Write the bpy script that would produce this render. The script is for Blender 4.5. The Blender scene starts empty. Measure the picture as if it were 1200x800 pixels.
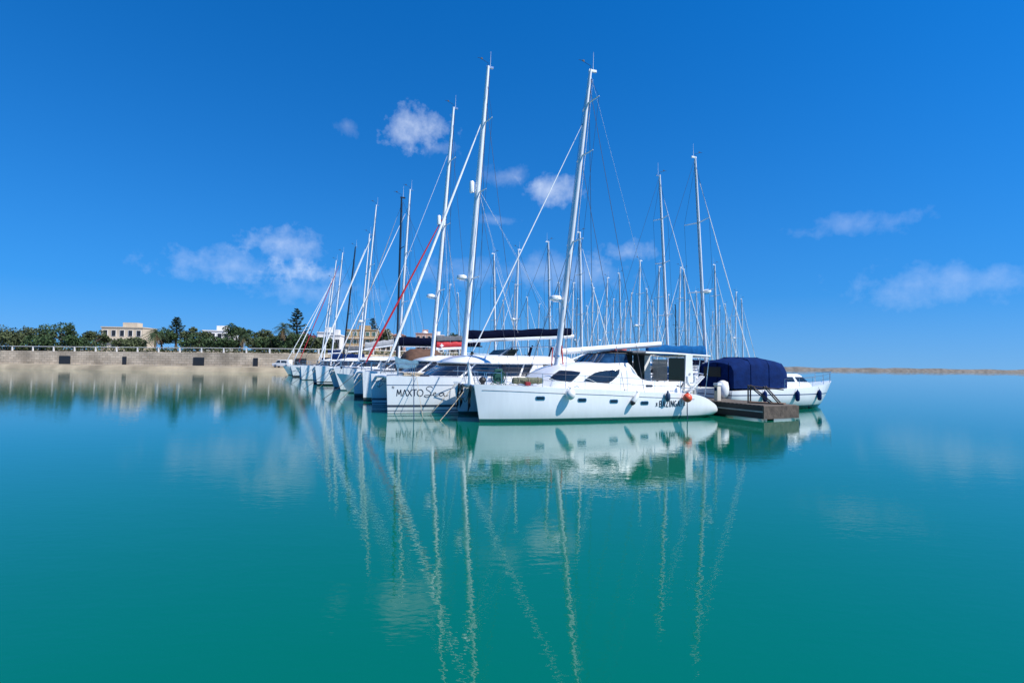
WATER_BUMP, SUN_E, SKY_STR, EXPO = .0055, 4.9, .13, 0.36
SKY_SAT, SKY_HUE, SKY_VAL = 1.64, .510, 1.14
CLOUD_COL = (5.9, 6.4, 7.2, 1)
CLOUDS = [  # centre in the view, half sizes, density: thin fair-weather clouds fixed in the sky
    (486, 153, 38, 24, .52), (406, 148, 22, 12, .16), (512, 174, 30, 10, .22), (644, 223, 34, 17, .46), (590, 207, 34, 15, .18), (336, 290, 38, 20, .34), (348, 318, 36, 13, .36), (366, 342, 80, 22, .20),
    (738, 296, 42, 14, .28), (640, 320, 120, 20, .18), (580, 258, 24, 8, .2), (270, 312, 70, 18, .24), (1010, 262, 60, 14, .16), (1110, 330, 90, 18, .18)]
import bpy, bmesh, math, random
from mathutils import Vector, Matrix
random.seed(7)
sc = bpy.context.scene
COL = sc.collection
R = math.radians
# ------------------------------------------------------------------ camera
F, H = 650.0, 2.67
PITCH, ROLL = math.atan(25.5 / F), math.atan(.012)
_r0, _u0 = Vector((1, 0, 0)), Vector((0, -math.sin(PITCH), math.cos(PITCH)))
FW = Vector((0, math.cos(PITCH), math.sin(PITCH)))
RT = _r0 * math.cos(ROLL) + _u0 * math.sin(ROLL)
UP = -_r0 * math.sin(ROLL) + _u0 * math.cos(ROLL)
CAM = Vector((0, 0, H))
def ray(px, py): return FW + RT * ((px - 600) / F) + UP * ((400 - py) / F)
def at(px, py, Y):
    d = ray(px, py); return CAM + d * (Y / d.y)
def project(p):
    q = p - CAM; z = q.dot(FW)
    return 600 + F * q.dot(RT) / z, 400 - F * q.dot(UP) / z
cd = bpy.data.cameras.new('Camera'); cam = bpy.data.objects.new('Camera', cd); COL.objects.link(cam)
cd.sensor_fit = 'HORIZONTAL'; cd.sensor_width = 36; cd.lens = F / 1200 * 36
cd.clip_start = .1; cd.clip_end = 9000
cam.matrix_world = Matrix(((RT.x, UP.x, -FW.x, CAM.x), (RT.y, UP.y, -FW.y, CAM.y), (RT.z, UP.z, -FW.z, CAM.z), (0, 0, 0, 1)))
sc.camera = cam
# ------------------------------------------------------------------ materials
def mat(name, col, rough=.5, metal=0, spec=.5, noise=0, nscale=3.0, trans=0, alpha=1, coat=0, bump=0, bscale=40):
    m = bpy.data.materials.new(name); m.use_nodes = True
    nt = m.node_tree; b = nt.nodes['Principled BSDF']
    c = (*col, 1)
    b.inputs['Base Color'].default_value = c; b.inputs['Roughness'].default_value = rough
    b.inputs['Metallic'].default_value = metal; b.inputs['Specular IOR Level'].default_value = spec
    b.inputs['Coat Weight'].default_value = coat; b.inputs['Alpha'].default_value = alpha
    b.inputs['Transmission Weight'].default_value = trans
    if noise or bump:
        tc = nt.nodes.new('ShaderNodeTexCoord')
    if noise:
        n = nt.nodes.new('ShaderNodeTexNoise'); n.inputs['Scale'].default_value = nscale; n.inputs['Detail'].default_value = 6
        nt.links.new(tc.outputs['Object'], n.inputs['Vector'])
        rp = nt.nodes.new('ShaderNodeValToRGB'); e = rp.color_ramp.elements
        e[0].position = .3; e[1].position = .7
        e[0].color = (*[x * (1 - noise) for x in col], 1); e[1].color = (*[min(1, x * (1 + noise)) for x in col], 1)
        nt.links.new(n.outputs['Fac'], rp.inputs['Fac']); nt.links.new(rp.outputs['Color'], b.inputs['Base Color'])
    if bump:
        n2 = nt.nodes.new('ShaderNodeTexNoise'); n2.inputs['Scale'].default_value = bscale; n2.inputs['Detail'].default_value = 4
        nt.links.new(tc.outputs['Object'], n2.inputs['Vector'])
        bp = nt.nodes.new('ShaderNodeBump'); bp.inputs['Strength'].default_value = bump; bp.inputs['Distance'].default_value = .05
        nt.links.new(n2.outputs['Fac'], bp.inputs['Height']); nt.links.new(bp.outputs['Normal'], b.inputs['Normal'])
    return m
def hull_mat(name, col, bands, rough=.25):
    """bands: ascending list of (z_from, colour) along the hull's own height, as painted on it"""
    m = bpy.data.materials.new(name); m.use_nodes = True
    nt = m.node_tree; b = nt.nodes['Principled BSDF']; b.inputs['Roughness'].default_value = rough
    b.inputs['Coat Weight'].default_value = .3
    tc = nt.nodes.new('ShaderNodeTexCoord'); sp = nt.nodes.new('ShaderNodeSeparateXYZ')
    nt.links.new(tc.outputs['Object'], sp.inputs[0])
    mr = nt.nodes.new('ShaderNodeMapRange'); mr.inputs['From Min'].default_value = -1; mr.inputs['From Max'].default_value = 3
    nt.links.new(sp.outputs['Z'], mr.inputs['Value'])
    rp = nt.nodes.new('ShaderNodeValToRGB'); rp.color_ramp.interpolation = 'CONSTANT'; el = rp.color_ramp.elements
    el[0].position = 0; el[0].color = (*bands[0][1], 1)
    el[1].position = (bands[1][0] + 1) / 4; el[1].color = (*bands[1][1], 1)
    for z, c in bands[2:]:
        e = el.new((z + 1) / 4); e.color = (*c, 1)
    nt.links.new(mr.outputs[0], rp.inputs['Fac'])
    # faint streaks of salt and weathering
    mp = nt.nodes.new('ShaderNodeMapping'); mp.inputs['Scale'].default_value = (2.2, 2.2, .35)
    nt.links.new(tc.outputs['Object'], mp.inputs['Vector'])
    n = nt.nodes.new('ShaderNodeTexNoise'); n.inputs['Scale'].default_value = 2.5; n.inputs['Detail'].default_value = 8
    nt.links.new(mp.outputs[0], n.inputs['Vector'])
    r2 = nt.nodes.new('ShaderNodeMapRange'); r2.inputs['From Min'].default_value = .35; r2.inputs['From Max'].default_value = .75
    r2.inputs['To Min'].default_value = 1; r2.inputs['To Max'].default_value = .93
    nt.links.new(n.outputs['Fac'], r2.inputs['Value'])
    mx = nt.nodes.new('ShaderNodeMix'); mx.data_type = 'RGBA'; mx.blend_type = 'MULTIPLY'; mx.inputs['Factor'].default_value = 1
    nt.links.new(rp.outputs['Color'], mx.inputs['A']); nt.links.new(r2.outputs[0], mx.inputs['B'])
    # weed and scum staining above the waterline, in uneven patches
    lo = nt.nodes.new('ShaderNodeMapRange'); lo.inputs['From Min'].default_value = .62; lo.inputs['From Max'].default_value = .12; lo.inputs['To Min'].default_value = 0; lo.inputs['To Max'].default_value = 1
    nt.links.new(sp.outputs['Z'], lo.inputs['Value'])
    n3 = nt.nodes.new('ShaderNodeTexNoise'); n3.inputs['Scale'].default_value = 3.2; n3.inputs['Detail'].default_value = 8; nt.links.new(tc.outputs['Object'], n3.inputs['Vector'])
    m3 = nt.nodes.new('ShaderNodeMath'); m3.operation = 'MULTIPLY'; nt.links.new(lo.outputs[0], m3.inputs[0]); nt.links.new(n3.outputs['Fac'], m3.inputs[1])
    gt = nt.nodes.new('ShaderNodeMath'); gt.operation = 'GREATER_THAN'; nt.links.new(sp.outputs['Z'], gt.inputs[0]); gt.inputs[1].default_value = .16
    g2 = nt.nodes.new('ShaderNodeMath'); g2.operation = 'MULTIPLY'; nt.links.new(gt.outputs[0], g2.inputs[0]); g2.inputs[1].default_value = .36
    m4 = nt.nodes.new('ShaderNodeMath'); m4.operation = 'MULTIPLY'; nt.links.new(m3.outputs[0], m4.inputs[0]); nt.links.new(g2.outputs[0], m4.inputs[1])
    m5 = nt.nodes.new('ShaderNodeMix'); m5.data_type = 'RGBA'; nt.links.new(m4.outputs[0], m5.inputs['Factor']); nt.links.new(mx.outputs['Result'], m5.inputs['A']); m5.inputs['B'].default_value = (.45, .44, .33, 1)
    nt.links.new(m5.outputs['Result'], b.inputs['Base Color'])
    return m
def plank_mat():
    m = mat('jetty_planks', (.10, .08, .062), .85); nt = m.node_tree; b = nt.nodes['Principled BSDF']
    tc = nt.nodes.new('ShaderNodeTexCoord'); br = nt.nodes.new('ShaderNodeTexBrick'); mp = nt.nodes.new('ShaderNodeMapping')
    br.inputs['Scale'].default_value = 1; br.inputs['Brick Width'].default_value = 2.4; br.inputs['Row Height'].default_value = .14; br.inputs['Mortar Size'].default_value = .008
    br.inputs['Color1'].default_value = (.085, .068, .052, 1); br.inputs['Color2'].default_value = (.15, .125, .10, 1); br.inputs['Mortar'].default_value = (.012, .01, .008, 1)
    nt.links.new(tc.outputs['Object'], br.inputs['Vector']); nt.links.new(br.outputs['Color'], b.inputs['Base Color'])
    return m
WHITE, NAVY, BLK = (.82, .83, .82), (.012, .02, .06), (.012, .013, .018)
M = dict(
    gel=mat('white_gelcoat', (.82, .82, .80), .3, noise=.05, nscale=1.5, coat=.3),
    deck=mat('deck_white', (.74, .73, .70), .6, noise=.08, nscale=4),
    glass=mat('tinted_window', (.012, .018, .03), .06, spec=.8, noise=.3, nscale=1.2),
    screen=mat('blue_screen_glass', (.015, .05, .11), .08, spec=.8, noise=.5, nscale=2.5),
    alu=mat('white_spar', (.74, .75, .76), .35, metal=0, coat=.2, noise=.06, nscale=1.0),
    alug=mat('anodised_spar', (.66, .68, .69), .35, metal=.15, noise=.08, nscale=1.0),
    black=mat('black_spar', (.015, .015, .018), .3),
    steel=mat('stainless', (.6, .6, .6), .22, metal=1),
    wire=mat('rigging_wire', (.10, .10, .11), .4, metal=.5),
    whitewire=mat('white_line', (.7, .7, .68), .6),
    rope=mat('pale_rope', (.42, .36, .26), .9, noise=.2, nscale=30),
    darkrope=mat('dark_rope', (.03, .035, .035), .9, noise=.2, nscale=30),
    navy=mat('navy_canvas', (.003, .005, .018), .95, spec=.05, noise=.25, nscale=5, bump=.5, bscale=7),
    dnavy=mat('navy_acrylic', (.002, .016, .085), .9, spec=.12, noise=.2, nscale=3, bump=.5, bscale=5),
    blue=mat('blue_canvas', (.004, .085, .24), .9, spec=.15, noise=.2, nscale=4, bump=.5, bscale=6),
    grey=mat('grey_canvas', (.10, .105, .115), .85, noise=.2, nscale=5, bump=.5, bscale=7),
    lgrey=mat('light_grey_canvas', (.30, .31, .32), .85, noise=.15, nscale=5, bump=.5, bscale=7),
    brown=mat('brown_canvas', (.10, .05, .03), .85, noise=.3, nscale=3, bump=.4, bscale=5),
    red=mat('red_canvas', (.42, .012, .02), .7, noise=.15, nscale=5, bump=.3, bscale=7),
    teal=mat('pale_blue_tarp', (.055, .14, .20), .8, noise=.25, nscale=3, bump=.5, bscale=4),
    sail=mat('white_sailcloth', (.78, .78, .76), .7, noise=.06, nscale=6),
    orange=mat('orange_buoy', (.75, .09, .035), .4),
    redp=mat('red_plastic', (.25, .015, .02), .5),
    redrope=mat('red_rope', (.45, .07, .06), .9, noise=.3, nscale=20),
    green=mat('green_hose', (.01, .07, .05), .5),
    netting=mat('olive_net', (.14, .15, .09), .9, noise=.45, nscale=14, bump=.6, bscale=25),
    vinyl=mat('clear_vinyl_curtain', (.06, .065, .065), .3, spec=.3, alpha=.75, noise=.3, nscale=2),
    vinyld=mat('smoked_vinyl_curtain', (.008, .014, .012), .35, spec=.2, alpha=.96),
    rubber=mat('black_rubber', (.02, .02, .022), .6),
    fender=mat('white_fender', (.70, .70, .66), .45, noise=.08, nscale=6),
    bfender=mat('navy_fender', (.02, .05, .10), .5),
    letters=mat('dark_lettering', (.02, .022, .03), .4),
    paint=mat('white_emblem', (.8, .8, .8), .5),
    wood=mat('weathered_jetty_wood', (.085, .065, .05), .85, noise=.4, nscale=5, bump=.4, bscale=12),
    plank=plank_mat(),
    trim=mat('pale_rub_strip', (.45, .43, .38), .7, noise=.15),
    teak=mat('teak', (.22, .13, .07), .7, noise=.2, nscale=8),
    cream=mat('cream_plastic', (.6, .55, .45), .5),
)
bot = (.012, .075, .06)
HM = dict(
    near=hull_mat('hull_white_green_boot', WHITE, [(-9, bot), (.10, (.02, .13, .10)), (.155, WHITE)]),
    maxto=hull_mat('hull_white_navy_bands', WHITE, [(-9, (.5, .5, .48)), (.06, WHITE), (.10, NAVY), (.155, WHITE), (.30, NAVY), (.43, WHITE), (1.43, (.06, .12, .22)), (1.47, WHITE)]),
    stripe=hull_mat('hull_white_black_boot', WHITE, [(-9, BLK), (.16, WHITE), (.28, BLK), (.40, WHITE)]),
    black=hull_mat('hull_white_thick_boot', WHITE, [(-9, BLK), (.26, WHITE)]),
    plain=hull_mat('hull_plain_white', WHITE, [(-9, (.05, .1, .12)), (.08, WHITE)]),
    bluish=hull_mat('hull_pale_blue', (.52, .66, .74), [(-9, (.02, .05, .1)), (.1, (.52, .66, .74))]),
    navyb=hull_mat('hull_navy_boot', WHITE, [(-9, (.04, .02, .02)), (.1, NAVY), (.25, WHITE), (.9, (.03, .06, .15)), (.96, WHITE)]),
)
# ------------------------------------------------------------------ mesh builder
class MB:
    def __init__(s): s.v = []; s.f = []; s.m = []
    def add(s, vs, fs, m=0):
        o = len(s.v); s.v += [Vector(v) for v in vs]
        for f in fs: s.f.append([i + o for i in f]); s.m.append(m)
        return s
    def box(s, a, b, m=0):
        (x0, y0, z0), (x1, y1, z1) = a, b
        return s.add([(x0, y0, z0), (x1, y0, z0), (x1, y1, z0), (x0, y1, z0), (x0, y0, z1), (x1, y0, z1), (x1, y1, z1), (x0, y1, z1)],
                     [(3, 2, 1, 0), (4, 5, 6, 7), (0, 1, 5, 4), (1, 2, 6, 5), (2, 3, 7, 6), (3, 0, 4, 7)], m)
    def rings(s, rs, m=0, caps=True, closed=True):
        n = len(rs[0]); vs = [p for r in rs for p in r]; fs = []
        for i in range(len(rs) - 1):
            for j in range(n if closed else n - 1):
                k = (j + 1) % n
                fs.append((i * n + j, i * n + k, (i + 1) * n + k, (i + 1) * n + j))
        if caps and closed:
            fs.append(tuple(range(n - 1, -1, -1))); fs.append(tuple(range((len(rs) - 1) * n, len(rs) * n)))
        return s.add(vs, fs, m)
    def tube(s, pts, r, n=6, m=0, sx=1.0, up=None):
        pts = [Vector(p) for p in pts]; k = len(pts)
        rad = r if isinstance(r, (list, tuple)) else [r] * k
        rs = []
        for i, p in enumerate(pts):
            t = (pts[min(i + 1, k - 1)] - pts[max(i - 1, 0)]).normalized()
            ref = up or (Vector((0, 1, 0)) if abs(t.y) < .9 else Vector((1, 0, 0)))
            b = t.cross(ref).normalized(); c = b.cross(t).normalized()
            rs.append([p + b * (math.cos(2 * math.pi * j / n) * rad[i] * sx) + c * (math.sin(2 * math.pi * j / n) * rad[i]) for j in range(n)])
        return s.rings(rs, m)
    def ball(s, c, r, n=14, k=9, m=0):
        r = r if isinstance(r, (tuple, list)) else (r, r, r); c = Vector(c)
        rs = []
        for i in range(k + 1):
            a = math.pi * (.02 + .96 * i / k)
            rs.append([c + Vector((r[0] * math.sin(a) * math.cos(2 * math.pi * j / n), r[1] * math.sin(a) * math.sin(2 * math.pi * j / n), r[2] * math.cos(a))) for j in range(n)])
        return s.rings(rs, m)
    def lathe(s, base, prof, n=14, m=0, axis=None):
        base = Vector(base); ax = (axis or Vector((0, 0, 1))).normalized()
        b = ax.cross(Vector((0, 1, 0)) if abs(ax.y) < .9 else Vector((1, 0, 0))).normalized(); c = ax.cross(b)
        return s.rings([[base + ax * h + (b * math.cos(2 * math.pi * j / n) + c * math.sin(2 * math.pi * j / n)) * r for j in range(n)] for r, h in prof], m)
    def prism(s, poly, y0, y1, m=0):
        """polygon in (x,z) extruded along y"""
        return s.rings([[(x, y0, z) for x, z in poly], [(x, y1, z) for x, z in poly]], m)
    def build(s, name, mats, parent=None, smooth=35, bevel=0, loc=None):
        me = bpy.data.meshes.new(name); me.from_pydata([tuple(v) for v in s.v], [], s.f)
        for q in (mats if isinstance(mats, (list, tuple)) else [mats]): me.materials.append(q)
        for p, i in zip(me.polygons, s.m): p.material_index = i
        bm = bmesh.new(); bm.from_mesh(me); bmesh.ops.recalc_face_normals(bm, faces=bm.faces)
        if bevel:
            es = [e for e in bm.edges if len(e.link_faces) == 2 and e.calc_face_angle(0) > .6]
            bmesh.ops.bevel(bm, geom=es, offset=bevel, segments=2, profile=.6, affect='EDGES', clamp_overlap=True)
        bm.to_mesh(me); bm.free()
        if smooth:
            for p in me.polygons: p.use_smooth = True
            me.set_sharp_from_angle(angle=R(smooth))
        o = bpy.data.objects.new(name, me); COL.objects.link(o)
        if parent: o.parent = parent
        if loc: o.location = loc
        return o
def tag(o, label=None, cat=None, group=None, kind=None):
    for k, v in (('label', label), ('category', cat), ('group', group), ('kind', kind)):
        if v: o[k] = v
    return o
def empty(name, loc, rz=0):
    o = bpy.data.objects.new(name, None); COL.objects.link(o); o.location = loc; o.rotation_euler = (0, 0, rz); o.empty_display_size = .3
    return o
def copy_tree(o, parent=None):
    c = o.copy(); COL.objects.link(c)
    if parent: c.parent = parent
    for ch in list(o.children): copy_tree(ch, c)
    return c
def line(name, pts, r, m, parent, n=5): return MB().tube(pts, r, n).build(name, m, parent)
def sag(a, b, d, n=8):
    a, b = Vector(a), Vector(b)
    return [a.lerp(b, i / n) - Vector((0, 0, d * 4 * (i / n) * (1 - i / n))) for i in range(n + 1)]
def interp(tab, x):
    """smooth interpolation through rows (x, v...)"""
    if x <= tab[0][0]: return list(tab[0][1:])
    if x >= tab[-1][0]: return list(tab[-1][1:])
    for i in range(len(tab) - 1):
        if tab[i][0] <= x <= tab[i + 1][0]:
            h = tab[i + 1][0] - tab[i][0]; t = (x - tab[i][0]) / h; out = []
            for k in range(1, len(tab[0])):
                y0, y1 = tab[i][k], tab[i + 1][k]; d = (y1 - y0) / h
                def slope(j):
                    if j == 0 or j == len(tab) - 1: return None
                    a = (tab[j][k] - tab[j - 1][k]) / (tab[j][0] - tab[j - 1][0]); b = (tab[j + 1][k] - tab[j][k]) / (tab[j + 1][0] - tab[j][0])
                    return 0 if a * b <= 0 else 2 * a * b / (a + b)
                m0, m1 = slope(i), slope(i + 1); m0 = d if m0 is None else m0; m1 = d if m1 is None else m1
                t2, t3 = t * t, t * t * t
                out.append((2 * t3 - 3 * t2 + 1) * y0 + (t3 - 2 * t2 + t) * h * m0 + (-2 * t3 + 3 * t2) * y1 + (t3 - t2) * h * m1)
            return out
# ------------------------------------------------------------------ frames: local x = aft from the bow, y = away, z = up
class Frame:
    def __init__(s, B, deg):
        s.B = Vector((B[0], B[1], 0)); t = R(deg); s.rz = t
        s.a = Vector((math.cos(t), math.sin(t), 0)); s.n = Vector((-math.sin(t), math.cos(t), 0))
    def loc(s, px, py, y):
        """(x, z) where the sight line through a photo point meets the boat's own vertical plane y"""
        d = ray(px, py); q = s.B + s.n * y - CAM
        t = q.dot(s.n) / d.dot(s.n); p = CAM + d * t - s.B
        return p.dot(s.a), p.z
    def w(s, x, y, z): return s.B + s.a * x + s.n * y + Vector((0, 0, z))
class Hull:
    def __init__(s, tab, yc=0, rake=.3, n=3.2, m=.62, ex=None):
        s.tab, s.yc, s.rake, s.n, s.m = tab, yc, rake, n, m; s.L = tab[-1][0]
    def prm(s, x): return interp(s.tab, x)          # hb, zs, zk
    def off(s, x, z, zs): return s.rake * (1 - z / max(zs, .05)) * max(0, 1 - x / (s.L * .45)) if s.rake else 0
    def half(s, x, z):
        x2 = x
        for _ in range(3):
            hb, zs, zk = s.prm(x2); x2 = max(0, x - s.off(x2, z, zs))
        hb, zs, zk = s.prm(x2)
        u = min(1, max(0, (zs - z) / (zs - zk))); return hb * (1 - u ** s.n) ** s.m
    def side(s, x, z, sgn=-1): return s.yc + sgn * s.half(x, z)
    def mesh(s, nx=44, nu=11):
        mb = MB(); rs = []
        us = [0, .03] + [.03 + .97 * (i / (nu - 2)) ** .85 for i in range(1, nu - 1)]
        for i in range(nx + 1):
            x = s.L * (i / nx) if i else 0
            hb, zs, zk = s.prm(x); side = []
            for u in us:
                z = zs + (zk - zs) * u; h = hb * (1 - u ** s.n) ** s.m
                side.append((x + s.off(x, z, zs), h, z))
            ring = [(a, s.yc + b, c) for a, b, c in side] + [(a, s.yc - b, c) for a, b, c in reversed(side[:-1])]
            ring.append((x + s.off(x, zs, zs), s.yc, zs + hb * .06))
            rs.append(ring)
        return mb.rings(rs)
def patch(poly, yfun, off=.012, cols=14, rows=5, thick=.03, sgn=-1, mb=None, m=0):
    """a panel following a surface y = yfun(x, z), outlined by a polygon in (x, z); it stands off proud of the surface"""
    mb = mb or MB(); xs = [p[0] for p in poly]; x0, x1 = min(xs), max(xs); e = (x1 - x0) * 1e-3; g = []
    for i in range(cols + 1):
        x = x0 + e + (x1 - x0 - 2 * e) * i / cols; zz = []
        for j in range(len(poly)):
            (ax, az), (bx, bz) = poly[j], poly[(j + 1) % len(poly)]
            if (ax - x) * (bx - x) <= 0 and ax != bx: zz.append(az + (bz - az) * (x - ax) / (bx - ax))
        lo, hi = min(zz), max(zz); g.append([(x, lo + (hi - lo) * k / rows) for k in range(rows + 1)])
    vs = [(x, yfun(x, z) + sgn * off, z) for c in g for x, z in c]; w = rows + 1
    fs = [(i * w + k, (i + 1) * w + k, (i + 1) * w + k + 1, i * w + k + 1) for i in range(cols) for k in range(rows)]
    edge = [k for k in range(w)] + [i * w + rows for i in range(1, cols + 1)] + [cols * w + k for k in range(rows - 1, -1, -1)] + [i * w for i in range(cols - 1, 0, -1)]
    base = len(vs); vs += [(vs[i][0], vs[i][1] - sgn * thick, vs[i][2]) for i in edge]; ne = len(edge)
    fs += [(edge[i], edge[(i + 1) % ne], base + (i + 1) % ne, base + i) for i in range(ne)]
    return mb.add(vs, fs, m)
def rrect(xc, zc, w, h, r=.3, n=5):
    r = min(w, h) * r; out = []
    for cx, cz, a0 in ((xc + w / 2 - r, zc + h / 2 - r, 0), (xc - w / 2 + r, zc + h / 2 - r, 90), (xc - w / 2 + r, zc - h / 2 + r, 180), (xc + w / 2 - r, zc - h / 2 + r, 270)):
        for i in range(n + 1):
            a = R(a0 + 90 * i / n); out.append((cx + r * math.cos(a), cz + r * math.sin(a)))
    return out
def ribbon(strokes, w, put, mb):
    """flat painted strokes: each a list of (u, v); put(u, v) gives the point on the surface"""
    for st in strokes:
        L, Rr = [], []
        for i, p in enumerate(st):
            a, b = st[max(i - 1, 0)], st[min(i + 1, len(st) - 1)]
            dx, dy = b[0] - a[0], b[1] - a[1]; l = math.hypot(dx, dy) or 1
            nx, ny = -dy / l * w / 2, dx / l * w / 2
            L.append(put(p[0] + nx, p[1] + ny)); Rr.append(put(p[0] - nx, p[1] - ny))
        k = len(st); mb.add(L + Rr, [(i, i + 1, k + i + 1, k + i) for i in range(k - 1)])
    return mb
def text_mesh(body, put, size, sx=1, bold=0):
    cu = bpy.data.curves.new('t', 'FONT'); cu.body = body; cu.size = size; cu.offset = bold; cu.resolution_u = 6
    o = bpy.data.objects.new('t', cu); COL.objects.link(o)
    bpy.context.view_layer.update()
    me = bpy.data.meshes.new_from_object(o.evaluated_get(bpy.context.evaluated_depsgraph_get()))
    vs = [tuple(v.co) for v in me.vertices]; fs = [tuple(p.vertices) for p in me.polygons]
    bpy.data.objects.remove(o); bpy.data.curves.remove(cu); bpy.data.meshes.remove(me)
    mx = max(v[0] for v in vs); mb = MB(); mb.add([put(v[0] * sx, v[1]) for v in vs], fs)
    return mb, mx * sx
def spread(seed): return random.Random(seed)
# ------------------------------------------------------------------ boat parts
class House:
    """a deckhouse shell: U-shaped plan with a rounded raked front, closed aft"""
    def __init__(s, xf, xa, w, z0, z1, slope=1.2, tum=.06, rc=.7, aft=0):
        s.__dict__.update(locals()); n = []
        rr = w * rc
        n += [(xa + (xf + rr - xa) * i / 10, -w) for i in range(10)]
        n += [(xf + rr - rr * math.sin(R(9 * i)), -w + rr - rr * math.cos(R(9 * i))) for i in range(11)]
        k = [(x, -y) for x, y in reversed(n)]
        n += [(xf - .0, (-w + rr) * (1 - i / 5) + (w - rr) * (i / 5)) for i in range(1, 5)] + k
        s.pl = n; s.cum = [0]
        for i in range(1, len(n)): s.cum.append(s.cum[-1] + math.hypot(n[i][0] - n[i - 1][0], n[i][1] - n[i - 1][1]))
    def P(s, t, z, off=0):
        d = t * s.cum[-1]; i = 0
        while i < len(s.pl) - 2 and s.cum[i + 1] < d: i += 1
        f = (d - s.cum[i]) / max(1e-9, s.cum[i + 1] - s.cum[i])
        (ax, ay), (bx, by) = s.pl[i], s.pl[i + 1]
        x, y = ax + (bx - ax) * f, ay + (by - ay) * f
        l = math.hypot(bx - ax, by - ay) or 1; nx, ny = -(by - ay) / l, (bx - ax) / l
        x -= 0; wgt = max(0, 1 - (x - s.xf) / (s.xa - s.xf)); back = 1 - wgt
        q = (z - s.z0)
        x2 = x + q * s.slope * wgt ** 1.5 - q * s.aft * back
        y2 = y * (1 - s.tum * q)
        return Vector((x2 + nx * off, y2 + ny * off, z))
    def ring(s, z, off=0, n=46): return [s.P(i / n, z, off) for i in range(n + 1)]
    def shell(s, zs, offs=None, mb=None):
        mb = mb or MB(); return mb.rings([s.ring(z, (offs or [0] * len(zs))[i]) for i, z in enumerate(zs)])
    def band(s, t0, t1, z0, z1, off=.015, n=16, mb=None, k=3, lean=0):
        mb = mb or MB(); g = []
        for i in range(n + 1):
            t = t0 + (t1 - t0) * i / n
            g.append([s.P(t + lean * (j / k), z0 + (z1 - z0) * j / k, off) for j in range(k + 1)] + [s.P(t + lean * (1 - j / k), z1 + (z0 - z1) * j / k, off - .04) for j in range(k + 1)])
        return mb.rings(g)
def mast_parts(root, x0, z0, x1, z1, r0, r1, m, spreaders=(.45, .72), sl=.9, radar=None, wind=True, name='mast', sweep=.25, radar_side=-1, tubebox=None, detail=True, m2=None):
    A, B = Vector((x0, 0, z0)), Vector((x1, 0, z1)); pts = [A.lerp(B, t) for t in (0, .3, .6, .8, .97, 1)]
    rr = [r0, r0, r0 * .9 + r1 * .1, (r0 + r1) / 2, r1, r1 * .85]
    mb = MB(); mb.tube(pts, rr, 10, sx=.68)
    o = mb.build(name, m, root, smooth=50)
    up = (B - A).normalized(); L = (B - A).length
    if detail:
        # head crane and halyard sheaves, mast track
        hb = MB(); hb.box(Vector(B) + Vector((-.10, -.05, -.10)), Vector(B) + Vector((.34, .05, .02))); hb.build('masthead_crane', m2 or M['steel'], o)
        tk = MB().tube([A.lerp(B, .06) + Vector((r0 * .98, 0, 0)), A.lerp(B, .97) + Vector((r1 * 1.02, 0, 0))], .018, 4); tk.build('mast_track', M['wire'], o)
    tips = []
    for f in spreaders:
        for sg in (-1, 1):
            p = A.lerp(B, f); q = p + Vector((sl * sweep, sg * sl, .06))
            MB().tube([p, q], [.05, .028], 6).build('spreader', m2 or m, o); tips.append((f, sg, q))
    if wind:
        w = MB(); w.tube([B, B + Vector((0, 0, .22)), B + Vector((-.55, 0, .42))], .012, 4); w.tube([B + Vector((-.7, 0, .42)), B + Vector((-.42, 0, .42))], .012, 4)
        w.box(B + Vector((-.47, -.006, .37)), B + Vector((-.36, .006, .47))); w.build('wind_vane', M['rubber'], o)
        MB().tube([B + Vector((.15, 0, 0)), B + Vector((.17, 0, 1.0))], [.014, .006], 5).build('masthead_aerial', M['whitewire'], o)
    if radar:
        p = A.lerp(B, radar) + Vector((radar_side * (r0 * .7 + .36), 0, 0))
        br = MB().tube([A.lerp(B, radar) + Vector((0, 0, -.16)), p - Vector((-.1, 0, .14)), p - Vector((.15, 0, .13))], .06, 6)
        br.build('radar_bracket', M['steel'], o)
        MB().lathe(p - Vector((0, 0, .12)), [(.02, 0), (.27, .01), (.31, .05), (.31, .16), (.27, .22), (.12, .26), (.02, .265)], 18).build('radar_dome', M['gel'], o)
    if tubebox:
        p = A.lerp(B, tubebox) + Vector((-.36, 0, 0))
        MB().lathe(p, [(.02, 0), (.14, .02), (.15, .1), (.15, .62), (.12, .7), (.02, .72)], 12).build('radar_reflector', M['gel'], o)
        MB().tube([A.lerp(B, tubebox), p + Vector((0, 0, .1))], .02, 5).build('reflector_bracket', M['steel'], o)
    return o, (lambda f: A.lerp(B, f)), tips
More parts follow.
